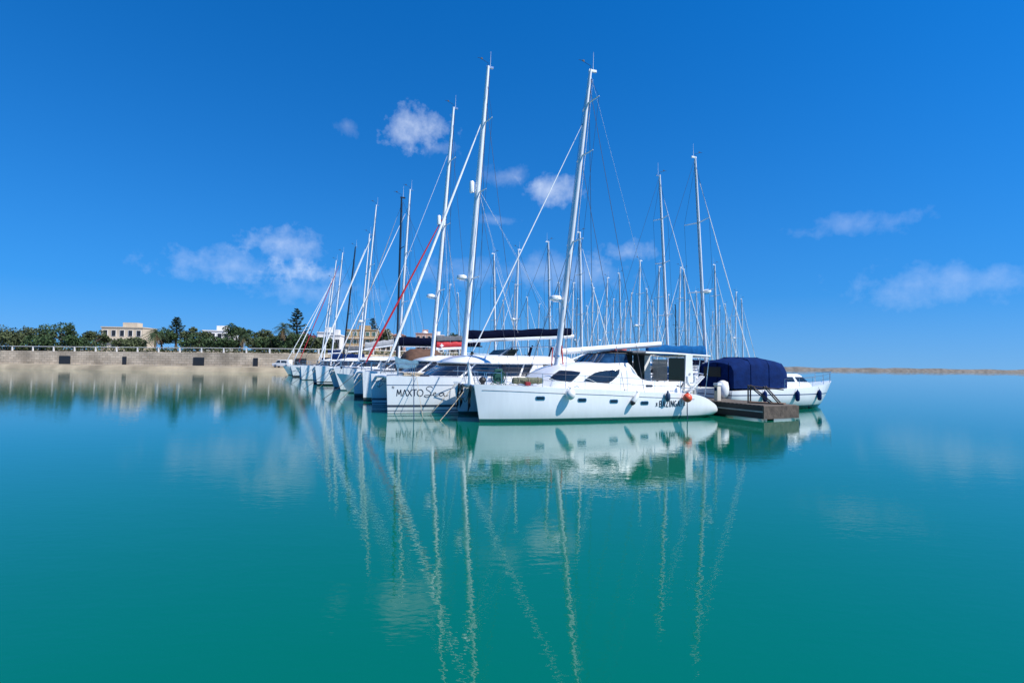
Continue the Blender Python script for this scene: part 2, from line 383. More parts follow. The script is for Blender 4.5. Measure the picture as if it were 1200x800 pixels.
def boom_parts(root, x0, z0, x1, z1, m, bag=None, bagh=.5, r=.11, emblem=None, bag2=None, y=0, seed=1):
    rng = spread(seed)
    A, B = Vector((x0, y, z0)), Vector((x1, y, z1))
    o = MB().tube([A, A.lerp(B, .5), B], [r, r, r * .9], 10).build('boom', m, root)
    def bagmesh(za, zb, w0, w1, f0=.01, f1=.97, droop=0):
        mb = MB(); rs = []; n = 26
        for i in range(n + 1):
            t = f0 + (f1 - f0) * i / n; p = A.lerp(B, t); e = 1 if 0 < i < n else .86
            wob = .05 * math.sin(t * 21 + seed) + rng.uniform(-.025, .025); h = zb * (1 - droop * t) + wob * (zb - za)
            rs.append([p + Vector((0, yy * e, za + (h - za) * q)) for yy, q in ((-w0 * .6, 0), (-w0, .25), (-w1 * 1.05, .6), (-w1 * .7, .88), (-w1 * .2, 1.0), (w1 * .2, 1.0), (w1 * .7, .88), (w1 * 1.05, .6), (w0, .25), (w0 * .6, 0))])
        return mb.rings(rs)
    if bag:
        b = bagmesh(r * .6, r * .6 + bagh, .20, .17, droop=.12).build('sail_bag', bag, o, smooth=60)
        if emblem: emblem(b, A, B, r * .6, bagh)
    return o
def stay(name, a, b, r, m, root, n=5): return MB().tube([a, Vector(a).lerp(Vector(b), .5), b], r, n).build(name, m, root)
def furled(root, a, b, r, m, name='furled_headsail', f0=.04, f1=.93):
    a, b = Vector(a), Vector(b)
    o = MB().tube([a.lerp(b, f0), a.lerp(b, f0 + .05), a.lerp(b, .4), a.lerp(b, .75), a.lerp(b, f1)], [r * .5, r, r * .95, r * .75, r * .35], 8).build(name, m, root)
    MB().tube([a, b], .012, 4).build('forestay', M['wire'], o)
    MB().lathe(a.lerp(b, f0 * .6) , [(.02, 0), (.10, .02), (.06, .06), (.06, .12), (.10, .16), (.02, .18)], 10, axis=b - a).build('furling_drum', M['rubber'], o)
    return o
def rails(root, hull, xs, h, sgn=-1, sep=True, m=None, inset=.07, r=.014):
    m = m or M['steel']; tops = []; posts = []
    for x in xs:
        hb, zs, zk = hull.prm(x); y = hull.yc + sgn * max(.02, hb - inset); posts.append((Vector((x, y, zs)), Vector((x, y, zs + h))))
    mb = MB()
    for f in (1.0, .52): mb.tube([a.lerp(b, f) for a, b in posts], .009, 4)
    g = mb.build('lifelines', M['wire'], root)
    if sep:
        for a, b in posts: MB().tube([a, b], r, 6).build('stanchion', m, g)
    else:
        s = MB()
        for a, b in posts: s.tube([a, b], r, 5)
        s.build('stanchion', m, g)
    return g
def pulpit(root, hull, m=None, x1=1.3, h=.62, r=.016):
    mb = MB(); m = m or M['steel']
    for sgn in (-1, 1):
        pts = []
        for x in (.02, x1 * .45, x1):
            hb, zs, zk = hull.prm(x); pts.append(Vector((x, hull.yc + sgn * max(.03, hb - .06), zs)))
        mb.tube([pts[0] + Vector((-.05, 0, h)), pts[1] + Vector((0, 0, h)), pts[2] + Vector((0, 0, h)), pts[2]], r, 6)
        mb.tube([pts[1], pts[1] + Vector((0, 0, h))], r, 6)
    a = hull.prm(.02); mb.tube([(-.03, hull.yc - .05, a[1] + h), (-.03, hull.yc + .05, a[1] + h)], r, 6)
    return mb.build('pulpit', m, root)
def cat_hulltab(L, hb, zb, zs, steps=True, kd=.55):
    t = [(0, .045, zb, -.25), (.04 * L, hb * .22, zb, -.42), (.14 * L, hb * .58, zb * .985, -kd), (.3 * L, hb * .93, zb * .96, -kd), (.5 * L, hb, zb * .93, -kd), (.75 * L, hb * .98, zs * 1.03, -kd)]
    if steps: t += [(.86 * L, hb * .93, zs, -.4), (.90 * L, hb * .9, zs * .72, -.3), (.95 * L, hb * .86, zs * .42, -.2), (L, hb * .82, .3, -.1)]
    else: t += [(.9 * L, hb * .9, zs, -.4), (L, hb * .85, zs * .97, -.2)]
    return t
def near_bow(px, Y):
    d = ray(px, 470); return ((px - 600) / F * Y, Y)
def catamaran(name, label, px, Y, deg, L=13.5, sp=5.2, hb=.78, zb=1.9, zs=1.5, hm='plain', mast=None, boom=None, jib=None, house=None, group=None, rake=.12, detail=1, flybridge=True, port_dark=True, shroud_r=.012, bridge=.8, tramp=True, spr=(.42, .7)):
    """mast: dict(base=(px,py), top=(px,py), r0, r1, m, ...); every figure below is in the boat's own metres"""
    nb = near_bow(px, Y); t = R(deg); nv = Vector((-math.sin(t), math.cos(t)))
    fr = Frame((nb[0] + nv.x * sp / 2, nb[1] + nv.y * sp / 2), deg)
    root = empty(name, fr.B, fr.rz); tag(root, label, 'catamaran', group)
    hn = Hull(cat_hulltab(L, hb, zb, zs), -sp / 2, rake); hf = Hull(cat_hulltab(L, hb, zb, zs), sp / 2, rake)
    for h in (hn, hf): h.mesh().build('hull', HM[hm], root, smooth=40)
    zd = zb * .93
    # bridge deck
    x0, x1 = .25 * L, .90 * L; w = sp / 2 - .2
    b = MB(); b.prism([(x0, zd - .35), (x0 + .5, bridge), (x1 - .4, bridge), (x1, bridge + .15), (x1, zs * .98), (.7 * L, zd), (x0 + .1, zd + .005)], -w, w)
    b.build('bridge_deck', M['gel'], root, bevel=.03)
    cb = MB().tube([(.32, -sp / 2, zb - .16), (.32, 0, zb - .10), (.32, sp / 2, zb - .16)], .085, 10).build('crossbeam', M['alu'], root)
    if tramp:
        tr = MB().box((.5, -sp / 2 + hb * .4, zb - .14), (x0, sp / 2 - hb * .4, zb - .12)); tr.build('trampoline', M['netting'], root)
    # deckhouse
    hs = dict(xf=.30 * L, xa=.74 * L, z1=zd + .85, slope=1.5); hs.update(house or {})
    H_ = House(hs['xf'], hs['xa'], sp / 2 + hs.get('wx', -.05), zd - .1, hs['z1'], slope=hs['slope'], tum=.05)
    sh = H_.shell([zd - .1, zd + .1, hs['z1'] - .12, hs['z1']]).build('cabin', M['gel'], root, smooth=40)
    zl, zh = zd + .14, hs['z1'] - .03
    for t0, t1 in hs.get('wins', ((.03, .19), (.205, .36), (.375, .495), (.505, .625), (.64, .795), (.81, .97))):
        H_.band(t0, t1, zl, zh, lean=hs.get('lean', 0)).build('window', M['glass'], sh)
    rf = MB(); rf.rings([H_.ring(hs['z1'], o_) if z == 0 else [p + Vector((0, 0, z)) for p in H_.ring(hs['z1'], o_)] for o_, z in ((.02, -.02), (.16, 0), (.19, .06), (.13, .14), (-.30, .28 * hs.get('crown', 1)), (-.85, .40 * hs.get('crown', 1)), (-1.4, .46 * hs.get('crown', 1)))])
    roof = rf.build('roof', M['gel'], root, smooth=50)
    if flybridge:
        xm = hs['xa']
        bm_ = MB(); bm_.box((xm - .3, -sp / 2 + .2, hs['z1'] + .02), (.93 * L, sp / 2 - .2, hs['z1'] + .12)); bi = bm_.build('cockpit_roof', M['gel'], root, bevel=.03)
        for yy in (-sp / 2 + .3, sp / 2 - .3):
            MB().tube([(.92 * L, yy, zs * .9), (.92 * L, yy, hs['z1'] + .05)], .05, 8).build('roof_post', M['alu'], bi)
    info = dict(root=root, fr=fr, hn=hn, hf=hf, H=H_, zd=zd, z1=hs['z1'], sp=sp, L=L, roof=roof)
    if mast:
        bx, bz = fr.loc(*mast['base'], 0); tx, tz = fr.loc(*mast['top'], 0)
        bz0 = hs['z1'] + .15
        bx0 = bx + (tx - bx) * (bz0 - bz) / (tz - bz)
        o, on, tips = mast_parts(root, bx0, bz0, tx, tz, mast.get('r0', .2), mast.get('r1', .12), mast.get('m', M['alu']), mast.get('spr', spr), mast.get('sl', 1.0), mast.get('radar'), tubebox=mast.get('tubebox'), m2=mast.get('m2'), wind=mast.get('wind', True))
        info['on'] = on; info['mx'] = bx0
        for sgn, hl in ((-1, hn), (1, hf)):
            xx = bx0 + 2.2; hbx, zsx, _ = hl.prm(xx); yy = hl.yc + sgn * (hbx - .05)
            stay('shroud', on(.90), (xx, yy, zsx), shroud_r, M['wire'], root); stay('shroud', on(.58), (xx - .5, yy, zsx), shroud_r * .8, M['wire'], root)
        for sg in (-1, 1):
            tp = [q for f, s_, q in tips if s_ == sg]
            MB().tube([on(.95)] + list(reversed(tp)) + [on(.1)], shroud_r * .7, 4).build('diamond_stay', M['wire'], root)
        if jib:
            for k, j in enumerate(jib):
                pt = on(j['f']); b0 = (j.get('x', .3), 0, zb + j.get('z', 0))
                if j.get('end'):
                    ex, ez = fr.loc(*j['end'], 0); b0 = (ex, 0, ez)
                if j.get('r'): furled(root, b0, pt, j['r'], j['m'], f1=j.get('f1', .95))
                else: stay('inner_stay', b0, pt, .014, M['whitewire'], root)
    if boom:
        ax, az = fr.loc(*boom['a'], 0); ex, ez = fr.loc(*boom['b'], 0)
        info['boom'] = boom_parts(root, ax, az, ex, ez, boom.get('m', M['alu']), boom.get('bag'), boom.get('h', .5), boom.get('r', .12), boom.get('emblem'))
        if mast: 
            for f in (.45, .85):
                p = Vector((ax, 0, az)).lerp(Vector((ex, 0, ez)), f)
                for sg in (-1, 1): stay('lazy_jack', (p.x, sg * .18, p.z + .35), on(.58), .006, M['whitewire'], root, 4)
    # deck gear forward
    rg = spread(int(px))
    for h in (hn, hf):
        MB().box((x0 * .45, h.yc - hb * .22, zb - .02), (x0 * .45 + .6, h.yc + hb * .22, zb + .07)).build('deck_hatch', M['glass'], root, bevel=.02)
        MB().tube([(.55, h.yc - .1, zb + .02), (.55, h.yc - .1, zb + .12), (.85, h.yc - .1, zb + .12), (.85, h.yc - .1, zb + .02)], .022, 5).build('cleat', M['steel'], root)
    MB().box((x0 + .1, -.9, zd - .02), (x0 + .8, .9, zd + .16)).build('deck_locker', M['deck'], root, bevel=.03)
    an = MB(); an.tube([(.55, .12, zb - .05), (.15, .12, zb - .3), (.08, .12, zb - .65)], .035, 6); an.tube([(-.16, .12, zb - .5), (.08, .12, zb - .68), (.32, .12, zb - .5)], [.02, .05, .02], 6); an.build('anchor', M['steel'], root)
    MB().tube([(x0 - .2, -.15, zd + .1), (x0 * .5, -.1, zb + .02), (.5, .1, zb - .02)], .028, 5).build('anchor_chain', M['steel'], root)
    if detail:
        n = int(L * .62 / 1.9)
        for h, sg in ((hn, -1), (hf, 1)):
            rails(root, h, [1.4 + i * (L * .62 / n) for i in range(n + 1)], .62, sg, sep=detail > 1); pulpit(root, h)
    return info
def monohull(name, label, B, deg, L=12, beam=3.7, fb=1.25, hm='plain', mast=None, cover=None, jib=None, group=None, boomlen=4.6, cat='sailboat', hood=None, radar=None, sl=1.0, boomz=1.05, backstay=True, wind=True, m=None, spreadf=(.42, .7), wire=.012, r0=.10, r1=.07, top=None, bag_h=.42):
    """B: bow point on the water; mast: (x0, tilt) or px top through frame"""
    fr = Frame(B, deg); root = empty(name, fr.B, fr.rz); tag(root, label, cat, group)
    hbm = beam / 2
    h = Hull([(0, .05, fb * 1.22, -.05), (.08 * L, hbm * .28, fb * 1.15, -.25), (.25 * L, hbm * .72, fb * 1.04, -.5), (.45 * L, hbm * .97, fb, -.6), (.65 * L, hbm, fb * .97, -.55), (.85 * L, hbm * .9, fb * .97, -.3), (L, hbm * .72, fb, .05)], 0, 1.0, 2.6, .6)
    h.mesh(34, 9).build('hull', HM[hm], root, smooth=40)
    zd = fb * 1.02
    H_ = House(.30 * L, .68 * L, hbm * .62, zd - .05, zd + .48, slope=1.6, tum=.12)
    c = H_.shell([zd - .05, zd + .2, zd + .42, zd + .50], [0, 0, 0, -.08]).build('cabin', M['gel'], root, smooth=45)
    for t0, t1 in ((.06, .22), (.25, .38), (.62, .75), (.78, .94)): H_.band(t0, t1, zd + .16, zd + .34).build('window', M['glass'], c)
    co = MB(); 
    for sg in (-1, 1): co.box((.68 * L, sg * hbm * .58 - .1, zd - .02), (.93 * L, sg * hbm * .58 + .1, zd + .28))
    co.build('cockpit_coaming', M['gel'], root, bevel=.03)
    if hood:
        hd = MB(); rs = []
        for x, w, t in ((.60 * L, .9, .35), (.64 * L, 1.0, .75), (.70 * L, 1.05, .9), (.73 * L, 1.05, .82)):
            rs.append([(x, -hbm * .6 * w, zd + .2), (x, -hbm * .55 * w, zd + .3 + t * .7), (x, -hbm * .3 * w, zd + .3 + t), (x, hbm * .3 * w, zd + .3 + t), (x, hbm * .55 * w, zd + .3 + t * .7), (x, hbm * .6 * w, zd + .2)])
        hd.rings(rs).build('sprayhood', hood, root, smooth=60)
    x0, z0 = mast['x0'], zd + .45
    if top is not None: x1, z1 = fr.loc(*top, 0)
    else: x1, z1 = mast['x1'], mast['z1']
    o, on, tips = mast_parts(root, x0, z0, x1, z1, r0, r1, m or M['alu'], spreadf, sl, radar, wind=wind, m2=m, sweep=.15, radar_side=-1)
    for sg in (-1, 1):
        yy = sg * (h.half(x0 + .3, fb * .9) - .05)
        tp = [q for f, s_, q in tips if s_ == sg]
        MB().tube([on(.97)] + list(reversed(tp)) + [(x0 + .3, yy, zd)], wire, 4).build('shroud', M['wire'], root)
        stay('shroud', tips[0][2] if False else on(spreadf[0]), (x0 - .4, yy, zd), wire * .8, M['wire'], root, 4)
    if backstay: stay('backstay', on(.995), (L - .1, 0, fb), wire, M['wire'], root, 4)
    if jib: furled(root, (.25, 0, fb * 1.25), on(.95), jib[0], jib[1])
    else: stay('forestay', (.15, 0, fb * 1.2), on(.97), wire, M['wire'], root, 4)
    boom_parts(root, x0 + .12, z0 + boomz - .45, x0 + boomlen, z0 + boomz - .38, M['alu'] if m is None else m, cover, bag_h, .07, seed=int(L * 7))
    rails(root, h, [1.3 + i * (L * .8 / 5) for i in range(6)], .58, -1, sep=False, inset=.1); rails(root, h, [1.3 + i * (L * .8 / 5) for i in range(6)], .58, 1, sep=False, inset=.1)
    pulpit(root, h, x1=1.2)
    return dict(root=root, fr=fr, hull=h, on=on)
# ------------------------------------------------------------------ the near catamaran
ROW = 'catamarans and yachts moored bows out in the row'
nb0 = near_bow(556, 25); t19 = R(19)
SP = 4.0
fr = Frame((nb0[0] - math.sin(t19) * SP / 2, nb0[1] + math.cos(t19) * SP / 2), 19)
boat = empty('catamaran', fr.B, fr.rz)
tag(boat, 'white catamaran lettered BAZINGA with a green boot line and white boom', 'catamaran', ROW)
tab = [(0, .05, 1.70, -.25), (.5, .20, 1.69, -.42), (1.7, .46, 1.65, -.5), (3.5, .68, 1.57, -.55), (6, .76, 1.48, -.55), (9, .75, 1.33, -.5), (10.6, .72, 1.27, -.42),
       (11.4, .69, 1.20, -.30), (12.0, .62, 1.05, -.14), (12.5, .52, .83, .0), (12.9, .38, .60, .13), (13.12, .20, .42, .22)]
hn, hf = Hull(tab, -SP / 2, .29, 3.4, .6), Hull(tab, SP / 2, .29, 3.4, .6)
for h in (hn, hf):
    ho = h.mesh(60, 13).build('hull', HM['near'], boat, smooth=40)
    for sg in (-1, 1):
        pts = []
        for i in range(31):
            x = .35 + i * (11.3 - .35) / 30; z = h.prm(x)[1] - .24; pts.append((x, h.side(x, z, sg) - .0 + sg * .004, z))
        MB().tube(pts, .014, 6).build('rub_rail', M['lgrey'], ho)
    if h is hn:
        for px, py in ((634, 466.6), (682, 468.6), (719, 470), (755, 472)):
            x, z = fr.loc(px, py, -2.73)
            pf = patch(rrect(x, z, .46, .20), h.side, .012, 12, 4).build('portlight', M['steel'], ho)
            patch(rrect(x, z, .38, .13), h.side, .022, 12, 4).build('pane', M['glass'], pf)
# lettering on the quarter
lx, lz = fr.loc(772.5, 476.2, -2.72)
put = lambda u, v: (lx + u, hn.side(lx + u, lz + v * 1.0) - .016, lz + v)
def arc(cx, cy, rx, ry, a0, a1, n=9): return [(cx + rx * math.cos(R(a0 + (a1 - a0) * i / n)), cy + ry * math.sin(R(a0 + (a1 - a0) * i / n))) for i in range(n + 1)]
wl_, hl_ = .125, .27
GL = dict(B=[[(0, -.02), (0, hl_ + .02)], [(0, hl_)] + arc(wl_ * .55, hl_ * .75, wl_ * .42, hl_ * .25, 90, -90) + [(0, hl_ * .5)], [(0, hl_ * .5)] + arc(wl_ * .55, hl_ * .25, wl_ * .48, hl_ * .25, 90, -90) + [(0, 0)]],
    A=[[(0, -.01), (wl_ / 2, hl_ + .01)], [(wl_ / 2, hl_ + .01), (wl_, -.01)], [(wl_ * .2, hl_ * .3), (wl_ * .8, hl_ * .3)]], Z=[[(0, hl_), (wl_ + .01, hl_)], [(wl_, hl_), (0, 0)], [(0, 0), (wl_ + .01, 0)]], I=[[(.02, -.02), (.02, hl_ + .02)]],
    N=[[(0, -.02), (0, hl_ + .02)], [(0, hl_), (wl_, 0)], [(wl_, -.02), (wl_, hl_ + .02)]], G=[arc(wl_ / 2, hl_ / 2, wl_ * .52, hl_ * .5, 50, 320, 14), [(wl_ * .5, hl_ * .42), (wl_ + .01, hl_ * .42)], [(wl_, hl_ * .42), (wl_, .02)]])
GL['!'] = [[(.02, hl_ * .3), (.02, hl_ + .02)], [(.02, -.02), (.02, .035)]]
mb = MB(); cx = 0
for c_ in 'BAZINGA!':
    ribbon([[(cx + u, v) for u, v in s_] for s_ in GL[c_]], .040, put, mb); cx += .10 if c_ in 'I!' else wl_ + .066
wd = cx - .05; mb.build('name_lettering', M['letters'], boat, smooth=0)
for x0 in (lx - .22, lx + wd + .10):
    mk = MB(); ribbon([[(x0, .02), (x0 + .07, .10), (x0 + .03, .20)], [(x0 + .10, .03), (x0 + .06, .11), (x0 + .11, .17)]], .04, lambda u, v: (u, hn.side(u, lz + v) - .016, lz + v), mk); mk.build('lettering_mark', M['letters'], boat, smooth=0)
# bridge deck, cockpit floor
b = MB(); b.prism([(3.0, 1.55), (3.0, 1.15), (3.6, .75), (11.3, .75), (11.6, .95), (11.6, 1.22), (8.2, 1.22), (8.2, 1.54)], -1.75, 1.75)
b.build('bridge_deck', M['deck'], boat, bevel=.02)
# cabin: sections along the length
def cab(x): return interp([(3.25, 1.35, 1.66), (3.6, 1.55, 1.90), (4.1, 1.85, 2.26), (4.6, 1.98, 2.48), (5.3, 2.05, 2.62), (6.3, 2.08, 2.71), (7.4, 2.08, 2.77), (8.02, 2.06, 2.79)], x)
def cab_side(x, z, sg=-1):
    w, zt = cab(x); q = min(1, max(0, (z - 1.45) / max(.05, zt - .05 - 1.45)))
    return sg * w * (1 - .05 * q - .14 * max(0, q - .72) / .28 * q)
mb = MB(); rs = []
for i in range(29):
    x = 3.25 + (8.02 - 3.25) * i / 28; w, zt = cab(x); half = []
    for k in range(9):
        z = 1.45 + (zt - .05 - 1.45) * k / 8; half.append((x, cab_side(x, z), z))
    half += [(x, -w * .70, zt), (x, -w * .4, zt + .05), (x, 0, zt + .07)]
    rs.append(half + [(a, -b_, c) for a, b_, c in reversed(half[:-1])])
cabin = mb.rings(rs).build('cabin', M['gel'], boat, smooth=50)
P = lambda *l: [fr.loc(px, py, -2.0) for px, py in l]
def grow(poly, d):
    cx = sum(p[0] for p in poly) / len(poly); cz = sum(p[1] for p in poly) / len(poly); out = []
    for x, z in poly:
        l = math.hypot(x - cx, z - cz); out.append((cx + (x - cx) * (l + d) / l, cz + (z - cz) * (l + d) / l))
    return out
for poly in (P((648.5, 444.3), (654, 439), (661, 434.6), (671, 435), (680.5, 435.9), (675, 441.5), (669, 446.6)),
             P((684.5, 446.2), (690, 441.5), (698, 437.0), (706, 435.2), (716, 433.6), (726.5, 432.8), (725, 437), (721, 441.5), (716, 445.5), (711, 448), (698, 447.2))):
    for sg in (-1, 1):
        f = lambda x, z, sg=sg: cab_side(x, z, sg)
        wf = patch(grow(poly, .05), f, .006, 20, 6, .03, sg).build('window', M['rubber'], cabin)
        patch(poly, f, .014, 20, 6, .03, sg).build('pane', M['glass'], wf)
# side wings that fall to the cockpit coaming
for sg in (-1, 1):
    poly = [(7.85, 1.35), (7.85, 2.76), (8.0, 2.74), (8.12, 2.62), (8.25, 2.40), (8.42, 2.14), (8.66, 1.95), (9.0, 1.87), (9.93, 1.80), (10.5, 1.72), (10.9, 1.52), (11.2, 1.25)]
    mb = MB(); ys = lambda z: sg * (2.08 - .05 * (z - 1.3) - .13 * max(0, z - 2.45) / .3)
    mb.rings([[(x, ys(z), z) for x, z in poly], [(x, ys(z) - sg * .22, z) for x, z in poly]])
    w = mb.build('cockpit_coaming', M['gel'], boat, bevel=.03)
    if sg < 0:
        vx, vz = fr.loc(761, 452, -2.08)
        patch(rrect(vx, vz, .40, .11), lambda x, z: ys(z), .012, 10, 3).build('vent', M['glass'], w)
MB().box((8.02, -1.8, 1.22), (8.06, 1.8, 2.72)).build('aft_bulkhead', M['vinyld'], boat)
MB().box((8.2, 1.05, 1.22), (11.2, 1.75, 1.62)).build('cockpit_seat', M['brown'], boat, bevel=.03)
MB().box((10.6, -1.7, 1.22), (11.1, 1.0, 1.62)).build('cockpit_seat', M['brown'], boat, bevel=.03)
MB().box((8.1, -1.0, 1.22), (8.7, -.3, 2.25)).build('helm_pod', M['rubber'], boat, bevel=.05)
# hard screen in front of the cockpit
HS = House(6.35, 8.15, 1.62, 2.66, 3.24, slope=1.0, tum=.22, rc=.45)
scr = HS.shell([2.66, 2.95, 3.24]).build('windscreen', M['screen'], boat, smooth=40)
fm = MB()
for t in (.13, .30, .42, .5, .58, .70, .87): fm.tube([HS.P(t, 2.68, .012), HS.P(t, 3.24, .012)], .022, 5)
fm.tube(HS.ring(3.24, .01), .03, 5); fm.build('screen_frame', M['rubber'], scr)
# bimini
bi = MB(); rs = []
for x, z in ((8.2, 3.30), (8.9, 3.31), (10.2, 3.29), (11.7, 3.24)):
    top = [(x, -2.0, z - .02), (x, -1.9, z + .04), (x, -.9, z + .10), (x, 0, z + .12), (x, .9, z + .10), (x, 1.9, z + .04), (x, 2.0, z - .02)]
    rs.append(top + [(a, b_ * .98, c - .05) for a, b_, c in reversed(top)])
bim = bi.rings(rs).build('bimini', M['grey'], boat, smooth=40)
tr = MB()
for sg in (-1, 1): tr.tube([(8.9, sg * 2.01, 3.285), (10.2, sg * 2.01, 3.27), (12.9, sg * 1.9, 3.17)], .045, 8)
tr.tube([(12.9, -1.9, 3.17), (12.9, 1.9, 3.17)], .04, 8); tr.tube([(12.35, -1.92, 3.2), (12.35, 1.92, 3.2)], .035, 8)
tr.build('awning_frame', M['gel'], bim)
pn = MB(); pn.box((11.85, -1.85, 3.20), (12.85, 1.85, 3.23)); pn.build('solar_panel', M['glass'], bim)
for sg in (-1, 1):
    ar = MB(); ar.rings([[(11.25 + dx, sg * 2.02, z), (11.25 + dx + wd_, sg * 2.02, z), (11.25 + dx + wd_, sg * 1.88, z), (11.25 + dx, sg * 1.88, z)] for dx, wd_, z in ((-.02, .62, 1.40), (0, .52, 1.8), (.02, .44, 2.4), (.04, .40, 3.0), (.05, .42, 3.24))])
    a_ = ar.build('arch_post', M['gel'], boat, smooth=30)
    MB().lathe((11.52, sg * 2.03, 2.22), [(.01, 0), (.06, .003), (.06, .012), (.01, .014)], 12, axis=Vector((0, sg, 0))).build('speaker_disc', M['lgrey'], a_)
    for x in (12.3, 12.86): MB().tube([(x - .25, sg * 1.85, 1.1), (x, sg * 1.88, 3.18)], .022, 6).build('awning_post', M['steel'], bim)
MB().box((8.1, 1.86, 1.75), (9.6, 1.88, 3.26)).build('curtain', M['vinyld'], bim)  # far-side curtains added full length and dark, to darken the cockpit interior
MB().box((9.65, 1.86, 1.75), (10.5, 1.88, 3.26)).build('curtain', M['vinyld'], bim)
MB().box((10.55, 1.86, 1.75), (11.3, 1.88, 3.26)).build('curtain', M['vinyld'], bim)
MB().box((10.28, -1.99, 1.84), (11.22, -1.97, 3.05)).build('curtain', M['vinyld'], bim)
MB().box((9.35, -1.99, 1.86), (10.2, -1.97, 2.95)).build('curtain', M['vinyl'], bim)
MB().tube([(9.3, -1.98, 1.85), (9.3, -1.98, 3.25)], .02, 5).build('awning_post', M['rubber'], bim)
# rig
mo, on, tips = mast_parts(boat, 4.90, 2.46, 6.74, 18.39, .20, .12, M['alug'], spreaders=(.41, .70, .88), sl=.95, radar=.225, m2=M['alug'])
for k, (dx, dz) in enumerate(((.22, .1), (.26, -.1), (-.2, .0))):
    MB().tube(sag((4.9 + dx, -.16 + .1 * k, 3.5 + dz), (4.9 + dx * 1.3, -.2 + .1 * k, 2.55), 0), .035, 6).build('halyard_tail', M['redrope'], mo)
for a in (-1, 1): wn = MB(); wn.lathe((4.9, a * .16, 3.05), [(.02, 0), (.07, .01), (.05, .06), (.07, .12), (.02, .13)], 12, axis=Vector((0, a, 0))); wn.build('mast_winch', M['steel'], mo)
boom_parts(boat, 5.18, 3.30, 11.12, 3.82, M['sail'], r=.155)
MB().tube([(5.1, 0, 2.62), (6.75, 0, 3.30)], .035, 8).build('boom_vang', M['alu'], boat)
MB().tube([(8.0, .0, 3.42), (8.35, .05, 3.50), (8.9, -.05, 3.45), (8.5, .1, 3.40), (8.2, -.1, 3.44)], .09, 7).build('reefing_line', M['redrope'], boat)
for sgn, hl in ((-1, hn), (1, hf)):
    for f, x, nm in ((.955, 8.4, 'shroud'), (.70, 7.3, 'shroud'), (.40, 4.2, 'shroud')):
        hb, zs, _ = hl.prm(x); stay(nm, on(f), (x, hl.yc + sgn * (hb - .06), zs), .013, M['wire'], boat)
for sg in (-1, 1):
    tp = [q for f, s_, q in tips if s_ == sg]
    MB().tube([on(.975)] + list(reversed(tp)) + [on(.08)], .009, 4).build('diamond_stay', M['wire'], boat)
stay('topping_lift', on(.99), (11.1, 0, 3.9), .007, M['whitewire'], boat, 4)
for f, y in ((.97, .02), (.85, -.04)): stay('halyard', on(f) + Vector((.22, y, 0)), on(.42) + Vector((.3, y, 0)), .006, M['whitewire'], boat, 4)
# bow: crossbeam, striker, forestay
MB().tube([(.38, -2.0, 1.50), (.38, 0, 1.58), (.38, 2.0, 1.50)], .10, 12).build('crossbeam', M['alu'], boat)
px_, pz_ = fr.loc(547, 423.5, 0)
MB().tube([(.38, 0, 1.6), (.36, 0, 2.0), (px_ * .3 + .2, 0, pz_)], [.15, .12, .05], 10).build('striker_post', M['gel'], boat)
for y in (-1.9, 1.9): stay('striker_stay', (px_ * .3 + .2, 0, pz_), (.36, y, 1.62), .016, M['steel'], boat); 
for y in (-1.0, 1.0): stay('striker_stay', (px_ * .3 + .2, 0, pz_ - .05), (.36, y, 1.60), .012, M['wire'], boat)
furled(boat, (px_ * .3 + .18, 0, pz_), on(.83), .032, M['sail'], f1=.97)
MB().box((.5, -1.7, 1.44), (3.1, 1.7, 1.46)).build('trampoline', M['netting'], boat)
an = MB(); an.tube([(.2, .35, 1.45), (.1, .35, 1.2), (.05, .35, .95)], .03, 6); an.tube([(-.15, .35, 1.05), (.05, .35, .92), (.28, .35, 1.05)], [.015, .04, .015], 6); an.build('anchor', M['steel'], boat)
# rails
g = rails(boat, hn, [1.2, 3.1, 5.2, 7.1, 9.0, 10.5], .62); rails(boat, hf, [1.2, 3.1, 5.2, 7.1, 9.0, 10.5], .62, 1)
sw = []
for a, c in ((3.1, 5.2), (5.2, 7.1), (7.1, 9.0), (9.0, 10.5)):
    for i in range(10):
        q = i / 10; x = a + (c - a) * q; hb, zs, _ = hn.prm(x); sw.append((x, hn.yc - hb + .06, zs + .36 + .13 * math.cos(2 * math.pi * q)))
MB().tube(sw, .013, 5).build('swagged_rope', M['whitewire'], boat)
pulpit(boat, hn, x1=1.2, h=.55); pulpit(boat, hf, x1=1.2, h=.55)
ps = MB()
for zz in (.35, .62): ps.tube([(10.6, -2.5, 1.2 + zz), (11.6, -2.45, 1.15 + zz), (11.9, -2.0, 1.12 + zz)], .016, 6)
for x, y in ((10.6, -2.5), (11.2, -2.48), (11.75, -2.3)): ps.tube([(x, y, 1.15), (x, y, 1.82)], .016, 6)
ps.build('pushpit', M['steel'], boat)
for y in (-1.2, 1.2): MB().tube([(11.4, y, 1.2), (11.9, y, 2.0), (12.7, y, 2.25), (13.0, y, 2.2)], .04, 8).build('davit', M['steel'], boat)
st = MB()
for i in range(3): st.box((12.0 + .28 * i, -2.3, 1.0 - .26 * i), (12.3 + .28 * i, -1.7, 1.03 - .26 * i + .0))
st.build('stern_step', M['teak'], boat)
for x, y in ((1.8, -2.0), (4.8, -2.62), (10.0, -2.62), (2.0, 2.0)):
    MB().tube([(x - .12, y, hn.prm(x)[1] + .07), (x - .05, y, hn.prm(x)[1] + .1), (x + .05, y, hn.prm(x)[1] + .1), (x + .12, y, hn.prm(x)[1] + .07)], .02, 6).build('cleat', M['steel'], boat)
